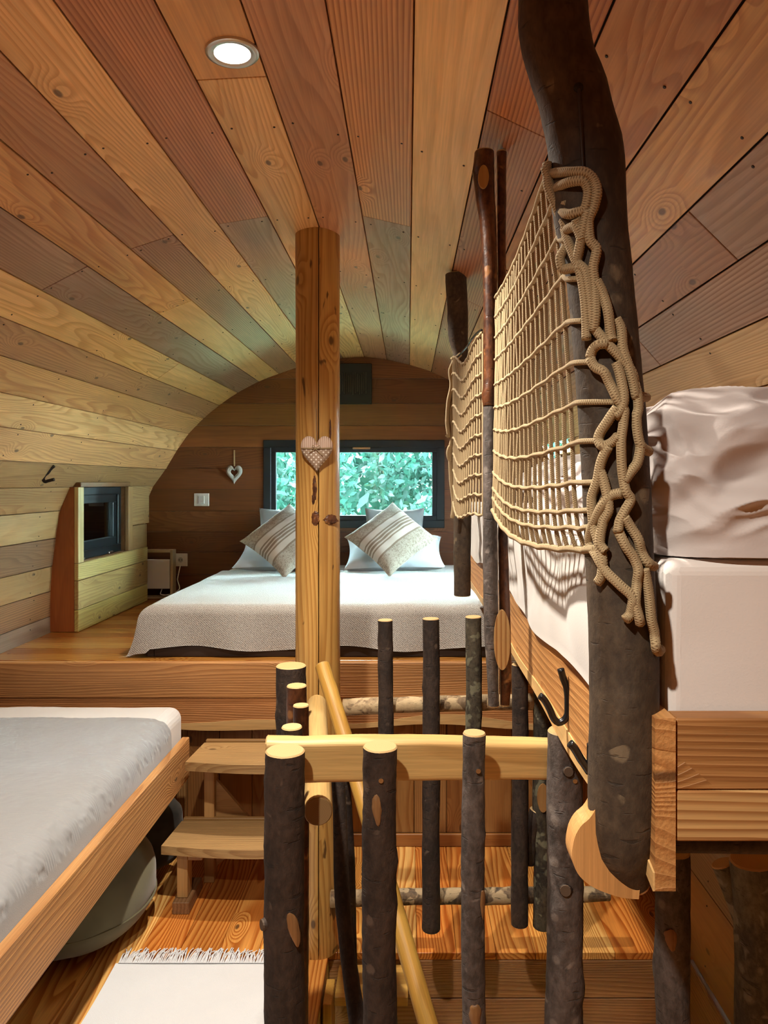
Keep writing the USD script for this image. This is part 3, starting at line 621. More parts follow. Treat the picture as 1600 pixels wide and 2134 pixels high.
for (px, py, w3, h3) in ((638, 1005, .010, .030), (655, 1018, .007, .045), (652, 1040, .005, .02), (656, 1080, .014, .022), (690, 1083, .020, .016), (641, 888, .004, .03), (688, 900, .003, .04)):
    sx_ = (px - 662) * PYc / F; c = P(px, py, PYc - math.sqrt(r0 ** 2 - sx_ ** 2) + .0015)
    m = trimesh.creation.icosphere(3, 1.0); v = np.array(m.vertices) * (1 + .9 * (meshkit.fbm(np.array(m.vertices) * 3 + px, 3, 5) - .5))[:, None] * np.array([w3, .003, h3])
    v[:, 1] += v[:, 0] ** 2 / (2 * r0) + v[:, 0] * sx_ / r0
    obj('bark_scar', (v + c, m.faces), 'bark_red', pst, smooth=True)

# ------------------------------------------------------------------ stair railings
ZR = 1.6
def baluster(parent, px, pyt, pyb, w, Y, seed, m='bark_dark', lean=0, nb=3, z0=None, ptx=None, **kw):
    """A bark-covered pole whose top shows at (px, pyt); pyb: image row of its foot, or z0 its foot's height."""
    top = P(px, pyt, Y); bot = P(px + lean, pyb, Y) if z0 is None else np.array([top[0] + lean, Y, z0])
    r = w * Y / F / 2
    rr = np.random.default_rng(seed)
    pts = [bot + (top - bot) * t + np.array([rr.normal(0, .05) * r * 1.6, rr.normal(0, .05) * r, 0]) * (0 < t < 1) for t in np.linspace(0, 1, nb + 2)]
    rad = [r * q for q in np.linspace(1.06, .97, nb + 2)]
    return log('baluster', pts, rad, m, parent, seed, **kw)
fr = thing('stair_railing', 'front stair railing of bark poles nailed to a pale half-log rail, nearest the camera', 'railing', (.03, 1.3, 0))
baluster(fr, 594, 1566, 2134, 84, 1.285, 1, 'bark_dark', z0=0, lean=-.004, seg=28, step=.012)
baluster(fr, 792, 1557, 2134, 72, 1.285, 2, 'bark_dark', z0=0, lean=-.006, seg=26, step=.012)
baluster(fr, 988, 1529, 2134, 49, 1.285, 3, 'bark_grey', z0=0, lean=.003, seg=22, step=.012)
baluster(fr, 1177, 1524, 2134, 76, 1.37, 4, 'bark_grey', z0=0, lean=.006, seg=26, step=.012)
baluster(fr, 1402, 1775, 2134, 70, 1.37, 5, 'bark_grey', z0=0, seg=24, step=.015)
Yr = 1.352
ra, rb = P(556, 1582, Yr), P(1165, 1580, Yr + .06)
log('rail', [ra, (ra + rb) / 2 + np.array([0, 0, .002]), rb], [.041, .040, .037], 'peeled_wood', fr, 31, seg=24, wob=.06, tone=(.66, .45, .19), flat=((0, -1, 0), .022), cap_tone=(.6, .42, .2), bumps=[])
for (px, py, cx, Y, r, dx, out) in ((549, 1915, 594, 1.285, .009, -1.6, .006), (1172, 1598, 1180, 1.37, .009, -.1, .002), (1170, 1840, 1180, 1.37, .010, -.25, .0015)):
    rb_ = {594: .0345, 790: .0295, 1180: .0335}[cx]
    d = np.array([dx, -1.0, .12]); d /= np.linalg.norm(d)
    c = P(cx, py, Y) + d * rb_
    log('branch_knot', [c - d * .015, c, c + d * out], [r * 1.5, r * 1.2, r], 'bark_dark', fr, int(px), seg=14, step=.005, bumps=[], caps=(0, 1), cap_tone=(.12, .08, .05))
for (px, py, cx, Y, w3, h3, tilt) in ((613, 1940, 594, 1.285, .0085, .030, .22), (560, 2050, 594, 1.285, .006, .030, 0), (785, 1690, 790, 1.285, .0075, .026, .1), (1006, 1885, 990, 1.285, .0045, .026, 0), (990, 2120, 990, 1.285, .010, .022, 0), (1400, 1960, 1402, 1.37, .012, .020, .1)):
    rb_ = {594: .0345, 790: .0295, 990: .0205, 1402: .031}[cx]
    sx_ = (px - cx) * Y / F; c = P(px, py, Y - math.sqrt(max(rb_ ** 2 - sx_ ** 2, 1e-6)) + .001)
    m = trimesh.creation.icosphere(3, 1.0); v = np.array(m.vertices) * (1 + .35 * (meshkit.fbm(np.array(m.vertices) * 2 + px, 2, 5) - .5))[:, None] * np.array([w3, .004, h3])
    v[:, 0] *= 1 - .35 * v[:, 2] / h3 * -1; v[:, 0] += v[:, 2] * -tilt; v[:, 1] += v[:, 0] ** 2 / (2 * rb_) + v[:, 0] * sx_ / rb_
    obj('peeled_patch', (v + c, m.faces), 'peeled_wood', fr, gc=lambda q: q, tone=(.30, .17, .075), smooth=True)
for (px, py, Y) in ((794, 1625, 1.2585), (996, 1605, 1.2665), (1197, 1626, 1.342)):
    c = P(px, py, Y)
    d = trimesh.creation.cylinder(radius=.0042, height=.010, sections=14); d.apply_transform(trimesh.transformations.rotation_matrix(math.pi / 2, (1, 0, 0))); d.apply_translation(c)
    obj('screw', d, 'steel', fr)

lr = thing('stair_railing', 'side stair railing of short bark poles leading back to the round post', 'railing', (-.25, 1.65, 0))
for j, (px, pyt, w, Y, m) in enumerate(((608, 1516, 44, 1.43, 'bark_dark'), (627, 1471, 34, 1.567, 'bark_red'), (618, 1430, 42, 1.714, 'bark_red'), (607, 1388, 65, 1.917, 'bark_dark'))):
    baluster(lr, px, pyt, 0, w, Y, 40 + j, m, z0=0, seg=20, step=.02, cap_tone=(.66, .50, .25))
rs, re = P(663, 1691, 1.385), P(660, 1468, 2.12)
log('rail', [rs, (rs + re) / 2, re], [.026, .027, .027], 'peeled_wood', lr, 60, seg=20, wob=.05, tone=(.70, .50, .22), cap_tone=(.34, .22, .10), bumps=[])
ll = [P(700, 1560, 2.0), P(708, 1700, 1.95), P(712, 1850, 1.9), P(726, 2000, 1.83), P(748, 2150, 1.76), P(775, 2300, 1.7)]
log('leaning_pole', ll, [.017, .018, .019, .019, .02, .02], 'bark_dark', lr, 61, seg=16)
ll = [P(716, 1600, 2.15), P(727, 1760, 2.15), P(733, 1980, 2.15), P(735, 2100, 2.15)]
log('leaning_pole', ll, [.015, .015, .015, .014], 'bark_dark', lr, 62, seg=14)

bk = thing('stair_railing', 'back stair railing of hanging bark poles before the bed platform', 'railing', (.1, 2.45, .14))
YK = 2.45
baluster(bk, 803, 1293, 1905, 32, YK, 70, 'bark_dark', seg=18)
baluster(bk, 898, 1290, 1935, 36, YK, 71, 'bark_dark', seg=18)
baluster(bk, 986, 1286, 1930, 34, YK, 72, 'bark_lichen', seg=18)
baluster(bk, 1083, 1385, 1925, 34, YK, 73, 'bark_dark', seg=18)
baluster(bk, 1130, 1400, 1930, 38, YK + .03, 74, 'bark_lichen', seg=18)
log('rail', [P(716, 1474, YK + .05), P(900, 1467, YK + .05), P(1140, 1462, YK + .05), P(1260, 1470, YK + .05)], [.027, .026, .027, .022], 'bark_pale', bk, 80, seg=18, wob=.14, tone=(.52, .37, .19), cap_tone=(.5, .35, .17))
log('rail', [P(690, 1873, YK + .05), P(900, 1868, YK + .05), P(1080, 1866, YK + .05), P(1268, 1862, YK + .05)], [.027, .026, .027, .024], 'bark_peeling', bk, 81, seg=18, wob=.16, tone=(.44, .31, .17), cap_tone=(.4, .28, .14))
fo = affinity.affine_transform(Polygon([(1131 + 12 * math.cos(a), 1662 + 30 * math.sin(a)) for a in np.linspace(0, 2 * np.pi, 20)]), [YK / F, 0, 0, -YK / F, -VX * YK / F, H + VY * YK / F])
plate('cut_facet', fo, YK - .006, YK + .004, 'xz', 'plank_plain', bk, (.42, .24, .10), 1)
log('fork', [P(1120, 1690, YK + .03), P(1106, 1745, YK + .03), P(1104, 1800, YK + .03)], [.026, .022, .016], 'bark_dark', bk, 76, seg=14)
# ladder down the well
ld = thing('ladder', 'pale peeled pole ladder leaning down into the stairwell', 'ladder', (-.1, 1.9, -1.55))
A_, B_ = P(672, 1388, 2.33), P(892, 2134, 1.72)
C_ = A_ + (B_ - A_) * 1.75
log('stringer', [A_, A_ + (B_ - A_) * .5 + np.array([.0, 0, .012]), B_, C_], [.0235, .0235, .0225, .022], 'peeled_wood', ld, 90, seg=18, wob=.04, tone=(.56, .34, .08), cap_tone=(.62, .46, .2), freq=5)
board('side_board', (-.262, 2.30, -.75), (-.235, 2.42, -.005), 2, 'plank_plain', ld, (.66, .40, .10), across=1)
for k_, z_ in enumerate((-.03, -.28, -.53)):
    yb = 2.53 - .12 * k_
    board('tread', (-.233, yb - .16, z_ - .03), (.0 + .06 * k_, yb, z_), 0, 'plank_plain', ld, (.62, .38, .10), across=1)

bp = thing('forked_branch', 'greenish forked branch post under the bunk at the right edge', 'branch', tuple(P(1570, 2134, 1.25)))
log('branch', [P(1590, 2300, 1.25), P(1585, 2134, 1.25), P(1590, 1960, 1.25), P(1572, 1790, 1.25)], [.042, .042, .046, .040], 'bark_green', bp, 151, seg=24, wob=.08)
log('fork', [P(1590, 2000, 1.26), P(1545, 1890, 1.27), P(1505, 1800, 1.28)], [.030, .022, .018], 'bark_green', bp, 152, seg=16, wob=.08)
# ------------------------------------------------------------------ steps up to the platform
sp = thing('wooden_steps', 'two light wooden steps with bowed front edges leading up to the platform', 'steps', (-.65, 2.9, 0))
for (Yf, Yb_, zt, xl, xr, th) in ((2.775, 2.98, .252, -.915, -.40, .032), (2.885, 3.10, .522, -.858, -.40, .034)):
    n = 14; fx = np.linspace(xl, xr + .15, n)
    bow = [Yf - .0 - .035 * math.sin(math.pi * (q - xl) / (xr + .15 - xl)) for q in fx]
    pg = Polygon(list(zip(fx, bow)) + [(xr + .15, Yb_), (xl + .015, Yb_)])
    plate('tread', pg, zt - th, zt, 'xy', 'sawn_board', sp, (.46, .30, .135), 0)
    board('riser_strip', (xl + .02, Yb_ + .001, zt - .03), (xr + .15, Yb_ + .02, zt + .01), 0, 'plank_plain', sp, (.30, .18, .07))
board('leg', (-.865, 2.80, .045), (-.825, 2.86, .219), 2, 'plank_plain', sp, (.50, .31, .13))
board('brace', (-.824, 2.80, .185), (-.77, 2.90, .219), 1, 'plank_plain', sp, (.46, .28, .12))
board('foot', (-.873, 2.77, 0), (-.81, 2.95, .044), 1, 'sawn_board', sp, (.30, .17, .08))
board('leg', (-.815, 2.99, .0), (-.775, 3.05, .487), 2, 'plank_plain', sp, (.46, .28, .12))
plate('brace', Polygon([(-.774, .05), (-.774, .40), (-.62, .22), (-.62, .18)]), 3.02, 3.04, 'xz', 'plank_plain', sp, (.44, .27, .12))
board('leg', (-.36, 2.80, .0), (-.32, 2.86, .219), 2, 'plank_plain', sp, (.50, .31, .13))
board('leg', (-.36, 2.99, .0), (-.32, 3.05, .487), 2, 'plank_plain', sp, (.50, .31, .13))

# ------------------------------------------------------------------ near left bed
nb = thing('low_bed', 'low timber bed with rough sawn side board beside the white rug', 'bed', (-1.35, 2.0, 0))
ROT = (.56, .31, .125)
board('side_rail', (-.905, 1.02, .418), (-.875, 3.0, .58), 1, 'sawn_board', nb, ROT, across=2, c=.003)
board('end_rail', (-1.80, 3.0 - .03, .43), (-.906, 3.0, .55), 0, 'sawn_board', nb, ROT, across=2)
board('end_rail', (-1.80, 1.02, .43), (-.906, 1.05, .55), 0, 'sawn_board', nb, ROT, across=2)
board('side_rail', (-1.82, 1.02, .43), (-1.795, 3.0, .55), 1, 'sawn_board', nb, ROT, across=2)
for k_ in range(10):
    yy = 1.10 + k_ * .195
    board('slat', (-1.79, yy, .43), (-.907, yy + .09, .448), 0, 'plank_plain', nb, TAN, across=1)
for (x_, y_) in ((-1.78, 1.06), (-1.78, 2.90), (-.97, 1.06)):
    board('leg', (x_, y_, 0), (x_ + .06, y_ + .06, .429), 2, 'plank_plain', nb, BR)
mz0, mz1 = .449, .682
v, f = rbox((-1.785, 1.06, mz0), (-.926, 3.10, mz1), .05)
tm = trimesh.Trimesh(v, f).subdivide_to_size(.06)
vv = np.array(tm.vertices); nn = meshkit.fbm(vv * 9, 3, 3) - .5
vv[:, 2] += np.where(vv[:, 2] > .6, nn * .010, 0)
obj('mattress', (vv, tm.faces), 'sheet_white', '/World', smooth=45, label='white sheeted mattress on the low timber bed at left', cat='mattress')
# quilt: flat on top, falling over the right side, puckered in bands
nx, ny = 150, 640
prof = [(-1.80, .690), (-1.4, .691), (-1.05, .692), (-.985, .690), (-.945, .678), (-.922, .655), (-.912, .62), (-.9085, .585), (-.909, .562)]
q = spline(np.array([(a, b, 0) for a, b in prof]), nx)
ysq = np.linspace(1.03, 2.87, ny)
V = np.zeros((ny, nx, 3))
s_along = np.r_[0, np.cumsum(np.linalg.norm(np.diff(q[:, :2], axis=0), axis=1))]
side = np.clip((s_along - .80) / .06, 0, 1)
tg = np.gradient(q[:, :2], axis=0); tg /= np.linalg.norm(tg, axis=1)[:, None]; nr = np.c_[-tg[:, 1], tg[:, 0]]
for i_, yy in enumerate(ysq):
    band = (yy % .145) / .145
    puck = np.where(band > .30, 1.0, 0.15)
    nz = meshkit.fbm(np.c_[s_along * 38, np.full(nx, yy * 34), np.zeros(nx)], 3, 11) - .5
    st_ = .0009 * math.cos((band / .30) * 4 * 2 * math.pi) if band < .30 else 0
    d = nz * puck * (.0035 + .015 * side) + st_ * (.4 + .6 * side) + .006 * (meshkit.noise(np.c_[s_along * 3, np.full(nx, yy * 9), np.zeros(nx)], 4) - .5)
    d = np.maximum(d, -.003) + .006
    V[i_, :, 0] = q[:, 0] + nr[:, 0] * d; V[i_, :, 2] = q[:, 1] + nr[:, 1] * d; V[i_, :, 1] = yy + .004 * np.sin(s_along * 20)
V[:, :, 0] = np.minimum(V[:, :, 0], -.9062)
vq, fq = grid(V)
obj('quilt', (vq, fq[:, ::-1]), 'quilt_grey', '/World', smooth=True, label='pale grey puckered cotton quilt spread over the low bed', cat='quilt')

def squash(c, rx, ry, rz, p=.6, seed=0, amp=.05):
    m = trimesh.creation.icosphere(4, 1.0); v = np.array(m.vertices)
    v = np.sign(v) * np.abs(v) ** np.array([1, 1, p])
    v *= (1 + amp * 2 * (meshkit.fbm(v * 2 + seed, 3, seed) - .5))[:, None]
    v[:, 2] = np.maximum(v[:, 2], -.93)
    return v * np.array([rx, ry, rz]) + np.asarray(c) , m.faces
pf = thing('pouf', 'olive green canvas floor pouf half under the low bed', 'pouf', (-1.19, 2.65, 0))
v, f = squash((-1.19, 2.65, .175), .285, .29, .185, .75, 2, .03)
obj('body', (v, f), 'olive_canvas', pf, smooth=True)
tr = [(-1.19 + .283 * math.cos(a), 2.65 + .288 * math.sin(a), .13) for a in np.linspace(0, 2 * math.pi, 40)]
tube('seam_piping', tr, .004, 'olive_canvas', pf, n=60, seg=6)
v, f = squash((-1.12, 3.06, .18), .20, .10, .18, .8, 5, .08)
obj('floor_cushion', (v, f), 'dark_canvas', '/World', smooth=True, label='dark mottled cushion under the low bed beside the steps', cat='cushion')

# rug with fringe
rg = thing('rug', 'plain white woven rug with a fringed end on the orange floor', 'rug', (-.66, 1.6, 0))
nx, ny = 40, 90
gx, gy = np.meshgrid(np.linspace(-.965, -.345, nx), np.linspace(.75, 2.475, ny))
gz = .007 + .004 * meshkit.fbm(np.stack([gx * 6, gy * 6, gx * 0], -1), 3, 8)
gx = gx + .004 * np.sin(gy * 9)
V = np.stack([gx, gy, gz], -1); v, f = grid(V)
low = v.copy(); low[:, 2] = .0005
ms = trimesh.util.concatenate([trimesh.Trimesh(v, f, process=False), trimesh.Trimesh(low, f[:, ::-1], process=False)])
edge = []
for L_ in (V[0], V[-1], V[:, 0], V[:, -1]):
    e0 = L_; e1 = L_.copy(); e1[:, 2] = .0005
    edge.append(trimesh.Trimesh(*grid(np.stack([e0, e1], 0)), process=False))
obj('woven_field', trimesh.util.concatenate([ms] + edge), 'rug_white', rg)
tufts = []
for k_ in range(190):
    x_ = -.955 + k_ * .0032
    d = rng.normal(0, .008); L_ = rng.uniform(.06, .095)
    pts = np.array([(x_, 2.472, .011), (x_ + d * .4, 2.472 + L_ * .5, .011 + rng.uniform(0, .006)), (x_ + d * 1.3, 2.472 + L_, .004)])
    V_, fa, _ = sweep(spline(pts, 5), .0019, 5)
    tufts.append(trimesh.Trimesh(V_.reshape(-1, 3), fa, process=False))
obj('fringe', trimesh.util.concatenate(tufts), 'rug_white', rg, kind='stuff', smooth=True)

# ------------------------------------------------------------------ double bed on the platform
db = thing('double_bed_base', 'low dark slatted base under the double bed on the platform', 'bed base', (-.38, 4.2, HP))
board('side_rail', (-1.15, 3.30, HP + .001), (-1.12, 5.04, HP + .07), 1, 'plank_plain', db, (.05, .035, .03)); board('side_rail', (.37, 3.30, HP + .001), (.40, 5.04, HP + .07), 1, 'plank_plain', db, (.05, .035, .03))
board('end_rail', (-1.119, 3.30, HP + .001), (.369, 3.33, HP + .07), 0, 'plank_plain', db, (.05, .035, .03))
for k_ in range(8): board('slat', (-1.119, 3.40 + k_ * .2, HP + .045), (.369, 3.50 + k_ * .2, HP + .065), 0, 'plank_plain', db, (.2, .13, .07), across=1)
v, f = rbox((-1.165, 3.33, HP + .072), (.41, 5.06, 1.045), .05)
obj('mattress', (v, f), 'sheet_white', '/World', smooth=45, label='white mattress of the double bed under the rear window', cat='mattress')
# bedspread
R_ = .05
ex0, ex1, ey0, ey1 = -1.178, .425, 3.30, 4.60
us = np.r_[np.linspace(-.24, 0, 26), np.linspace(0, ex1 - ex0, 70)[1:], ex1 - ex0 + np.linspace(0, .2, 14)[1:]]
vs = np.r_[np.linspace(-.235, 0, 30), np.linspace(0, ey1 - ey0, 70)[1:]]
def fall(d):                                          # outward offset and drop of cloth hanging d past the edge
    d = np.maximum(d, 0); a = np.minimum(d / R_, math.pi / 2)
    return R_ * np.sin(a) + .12 * np.maximum(d - R_ * 1.57, 0), R_ * (1 - np.cos(a)) + .98 * np.maximum(d - R_ * 1.57, 0)
V = np.zeros((len(vs), len(us), 3))
W_ = ex1 - ex0
for i_, t_ in enumerate(vs):
    for j_, s_ in enumerate(us):
        dl, dr, dfr = max(-s_, 0), max(s_ - W_, 0), max(-t_, 0)
        ol, hl = fall(np.array(dl)); orr, hr = fall(np.array(dr)); of, hf = fall(np.array(dfr))
        x_ = ex0 + R_ + min(max(s_, 0), W_) * (W_ - 2 * R_) / W_ - ol + orr; y_ = ey0 + R_ + max(t_, 0) * (ey1 - ey0 - R_) / (ey1 - ey0) - of
        h_ = (hl ** 3 + hr ** 3 + hf ** 3) ** (1 / 3)
        z_ = 1.058 - h_
        fold = min(h_ / .2, 1)
        y_ -= fold * .012 * math.sin(s_ * 17 + 1) * (dfr > 0); x_ -= fold * .02 * math.sin(t_ * 15) * (dl > 0)
        if dl > 0 and dfr > 0: k_ = min(dl, dfr) / .2; x_ -= .05 * k_; y_ -= .02 * k_; z_ -= .02 * k_
        z_ += .006 * (meshkit.noise(np.array([s_ * 5, t_ * 5, 0.0]), 6) - .5)
        zf = HP + .008 + .012 * (math.sin(s_ * 9) + 1) * (dl == 0) + (.02 if dl == 0 else 0)
        y_ = max(y_, YP - .002) if z_ < .9 else y_
        V[i_, j_] = (x_, y_, max(z_, zf))
v, f = grid(V)
obj('bedspread', (v, f), 'bedspread_weave', '/World', smooth=True, label='beige herringbone bedspread draped over the double bed', cat='bedspread')

def pillow(size_x, size_y, thick, pinch=.09, n=28, seed=0, wr=.02):
    u = np.linspace(-1, 1, n); U, W2 = np.meshgrid(u, u, indexing='ij')
    k = (1 - U ** 2).clip(0) * (1 - W2 ** 2).clip(0)
    t = thick / 2 * k ** .42
    x_ = U * size_x / 2 * (1 - pinch * (1 - W2 ** 2) * U ** 2); y_ = W2 * size_y / 2 * (1 - pinch * (1 - U ** 2) * W2 ** 2)
    nz = (meshkit.fbm(np.stack([U * 2.5, W2 * 2.5, U * 0 + seed], -1), 3, seed) - .5) * wr * k ** .3
    a = np.stack([x_, y_, t + nz], -1); b = np.stack([x_, y_, -t + nz], -1)
    va, fa = grid(a); vb, fb = grid(b)
    g = np.stack([(U + 1) / 2, (W2 + 1) / 2, U * 0], -1).reshape(-1, 3)
    return np.vstack([va, vb]), np.vstack([fa, fb[:, ::-1] + len(va)])[:, ::-1], np.vstack([g, g])
def place(v, o, ex, ey, ez): return np.asarray(o) + v[:, :1] * np.asarray(ex) + v[:, 1:2] * np.asarray(ey) + v[:, 2:3] * np.asarray(ez)
def unit(a): a = np.asarray(a, float); return a / np.linalg.norm(a)
def standing(name, o, size, thick, lean, roll, mt, label, cat, group, seed, sy=None):
    """A cushion leaning back by lean, rolled in its own plane by roll."""
    v, f, g = pillow(size, sy or size, thick, seed=seed)
    up = np.array([0, math.sin(lean), math.cos(lean)]); rt = np.array([1.0, 0, 0]); nrm = np.cross(rt, up)
    e1 = rt * math.cos(roll) + up * math.sin(roll); e2 = -rt * math.sin(roll) + up * math.cos(roll)
    return obj(name, (place(v, o, e1, e2, nrm), f), mt, '/World', gc=g, tone=(.5, .5, .5), smooth=True, label=label, cat=cat, group=group)
standing('cushion', P(815, 1121, 4.48), .40, .15, .72, -math.pi / 4 - .02, 'cushion_print', 'square striped floral cushion on its corner right of the round post', 'cushion', 'striped cushions on the double bed', 1)
standing('cushion', P(598, 1124, 4.48), .40, .15, .72, -math.pi / 4 + .05, 'cushion_print', 'square striped floral cushion on its corner left of the round post', 'cushion', 'striped cushions on the double bed', 2)
standing('cushion', P(822, 1120, 4.95), .40, .12, .25, 0.0, 'pillow_grey', 'grey cushion standing upright behind the right striped cushion', 'cushion', 'grey cushions against the rear wall', 3)
standing('cushion', P(600, 1120, 4.95), .40, .12, .25, 0.0, 'pillow_grey', 'grey cushion standing upright behind the left striped cushion', 'cushion', 'grey cushions against the rear wall', 4)
standing('pillow', P(822, 1151, 4.72), .62, .15, 1.15, 0.03, 'pillow_white', 'white bed pillow lying behind the right striped cushion', 'pillow', 'white pillows on the double bed', 5, sy=.40)
standing('pillow', P(600, 1151, 4.72), .62, .15, 1.15, -.02, 'pillow_white', 'white bed pillow lying behind the left striped cushion', 'pillow', 'white pillows on the double bed', 6, sy=.40)

# ------------------------------------------------------------------ bunk on the right
BX, BY0, BY1 = .270, .818, 3.28
zb, zt_ = Z(1865, BY0), Z(1497, BY0)
bkb = thing('bunk_bed', 'raised bunk bed with live-edged larch side board on the right', 'bunk bed', (.6, 2.0, zb))
yy = np.linspace(BY0, BY1, 60)
low = [zb + .010 + .010 * math.sin(a * 3.3 + .2) + .004 * math.sin(a * 9) for a in yy]; low[0] = zb + .004
plate('side_board', Polygon([(a, b) for a, b in zip(yy, low)] + [(BY1, zt_), (BY0, zt_)]), BX, BX + .0225, 'yz', 'sawn_board', bkb, (.56, .30, .115), 0)
plate('sapwood_edge', Polygon([(a, b) for a, b in zip(yy, low)] + [(a, b + .028 + .008 * math.sin(a * 6)) for a, b in zip(yy[::-1], low[::-1])]), BX - .0025, BX - .0002, 'yz', 'plank_plain', bkb, (.68, .47, .22), 0, label='pale sapwood edge of the side board')
board('end_board', (BX + .024, BY0 + .004, Z(1650, BY0)), (.94, BY0 + .034, Z(1500, BY0)), 0, 'sawn_board', bkb, (.46, .24, .09), across=2, c=.002)
board('end_board', (BX + .024, BY0 + .003, Z(1757, BY0)), (.94, BY0 + .034, Z(1651, BY0)), 0, 'plank_stripe', bkb, (.60, .38, .17), across=2, c=.002)
log('bearer_log', [(BX + .024, BY0 + .03, zb + .048), (.94, BY0 + .03, zb + .044)], [.016, .016], 'bark_dark', bkb, 99, seg=14)
board('end_board', (BX + .024, BY1 - .03, zb + .02), (.94, BY1, zt_), 0, 'sawn_board', bkb, (.5, .28, .11), across=2)
board('base_panel', (BX + .024, BY0 + .05, zb + .035), (.94, BY1 - .032, zb + .05), 1, 'plank_plain', bkb, TAN, across=0)
mzt = Z(1166, .86)
v, f = rbox((BX + .0245, .856, zb + .052), (.922, BY1 - .035, mzt), .018)
tm = trimesh.Trimesh(v, f).subdivide_to_size(.05); vv = np.array(tm.vertices)
vv[:, 1] += (meshkit.fbm(vv * 6, 3, 2) - .5) * .012 * (vv[:, 1] < .9)
obj('mattress', (vv, tm.faces), 'sheet_cream', '/World', smooth=45, label='cream mattress lying in the raised bunk bed', cat='mattress')
# sheet hanging over the side board
ny, nz = 130, 40
V = np.zeros((ny, nz, 3))
for i_, a in enumerate(np.linspace(.90, BY1 - .02, ny)):
    hem = zt_ - .028 - .014 * math.sin(a * 4.2 + 2.0) - .01 * math.sin(a * 9.1)
    for j_, t_ in enumerate(np.linspace(0, 1, nz)):
        z_ = mzt + .004 + (hem - mzt - .004) * max(t_ - .12, 0) / .88
        x_ = BX - .006 - .020 * math.sin(math.pi * min(t_ * 1.05, 1)) * (.5 + .5 * math.sin(a * 5 + z_ * 16)) - .012 * (meshkit.noise(np.array([a * 9, z_ * 13, 1.0]), 3))
        if t_ < .12: x_ = BX + .05 * (1 - t_ / .12) - .006
        V[i_, j_] = (x_, a, z_)
v, f = grid(V)
obj('bed_sheet', (v, f), 'bunk_sheet', '/World', smooth=True, label='white sheet hanging over the bunk side board behind the rope net', cat='sheet')
# duvet: folded, wrinkled
m = trimesh.creation.box((1, 1, 1)); m = m.subdivide_to_size(.020); v = np.array(m.vertices) * 2
v = v / np.maximum((np.abs(v[:, 0]) ** 9 + np.abs(v[:, 1]) ** 9 + np.maximum(v[:, 2], 0) ** 9) ** (1 / 9), 1)[:, None]
lo, hi = np.array([.283, .850, mzt + .001]), np.array([.935, 1.75, mzt + .205])
w_ = lo + (v + 1) / 2 * (hi - lo)
flat_ = v[:, 2] < -.2; w_[:, 1] -= np.where(flat_ & (v[:, 1] < -.9), .0, 0)
top = np.clip((w_[:, 2] - mzt - .06) / .13, 0, 1)
w_[:, 2] += top * (.016 * np.sin(w_[:, 0] * 7 + 1) - .028 * np.clip((.40 - w_[:, 0]) / .12, 0, 1)) - top * .10 * np.clip((w_[:, 1] - 1.05) / .6, 0, 1)
w_[:, 1] += .03 * top ** 2 * (v[:, 1] < -.5)
nr_ = trimesh.Trimesh(w_, m.faces, process=False).vertex_normals
bot = np.clip((w_[:, 2] - mzt - .012) / .06, 0, 1)
wq = w_ * np.array([4.5, 6, 11]); wq += 2.2 * np.stack([meshkit.fbm(w_ * 4 + 7 * k_, 2, 21 + k_) for k_ in range(3)], 1)
ridge = 1 - 2 * np.abs(meshkit.fbm(wq, 2, 24) - .5); ridge2 = 1 - 2 * np.abs(meshkit.fbm(wq * 2.3, 2, 25) - .5)
w_ = w_ + nr_ * (((ridge - .78) * .075 + (ridge2 - .75) * .022) * bot)[:, None]
w_[:, 2] = np.maximum(w_[:, 2], mzt + .002)
w_[:, 0] = np.minimum(w_[:, 0], np.interp((w_[:, 2] - H) / K, ARCH[:1700:-1, 1], ARCH[:1700:-1, 0]) * K - .012)
obj('duvet', (w_, m.faces), 'duvet_cream', '/World', smooth=True, label='crumpled cream duvet heaped on the raised bunk mattress', cat='duvet')
v, f, g = pillow(.55, .40, .17, seed=9)
obj('pillow', (place(v, (.60, 2.2, mzt + .09), (1, 0, 0), (0, 1, 0), (0, 0, 1)), f), 'sheet_white', '/World', gc=g, tone=(.5, .5, .5), smooth=True, label='white pillow lying on the bunk behind the rope net', cat='pillow')

# trunks that carry the nets
TY = .862
TC = [(-350, 1076, 1216), (-200, 1078, 1218), (0, 1080, 1222), (60, 1081, 1227), (130, 1097, 1240), (185, 1116, 1262), (250, 1131, 1277), (350, 1147, 1298), (450, 1160, 1304), (600, 1184, 1318), (800, 1200, 1337), (1000, 1213, 1352), (1200, 1222, 1362), (1400, 1229, 1370), (1600, 1227, 1370), (1720, 1228, 1364), (1765, 1238, 1361), (1800, 1262, 1358), (1848, 1306, 1354)]
tp = np.array([(*P((a + b) / 2, y_, TY), (b - a) / 2 * TY / F) for y_, a, b in TC])
t1 = thing('trunk_post', 'thick dark tree trunk post nearest the camera, hung with loose rope lacing', 'trunk post', tuple(P(1290, 1840, TY)))
tz = PchipInterpolator(tp[::-1, 2], tp[::-1])
log('trunk', tp[:, :3], tp[:, 3], 'bark_brown', t1, 120, seg=40, step=.012, wob=.035, bumps=[(.36, 1.2, .006, .03), (.30, 4.4, .005, .03), (.83, 0.2, .003, .02)], freq=6, caps=(1, 1), cap_tone=(.5, .3, .13))
ct_ = spline(np.array([(1234, 1672, 0), (1222, 1692, 0), (1204, 1708, 0), (1190, 1735, 0), (1185, 1768, 0), (1194, 1800, 0), (1220, 1828, 0), (1255, 1845, 0), (1295, 1856, 0), (1322, 1858, 0)]), 36)[:, :2]
cut = Polygon([tuple(q) for q in ct_] + [(1325, 1830), (1270, 1795), (1245, 1760), (1250, 1680)])
cut = affinity.affine_transform(cut, [TY / F, 0, 0, -TY / F, -VX * TY / F, H + VY * TY / F])
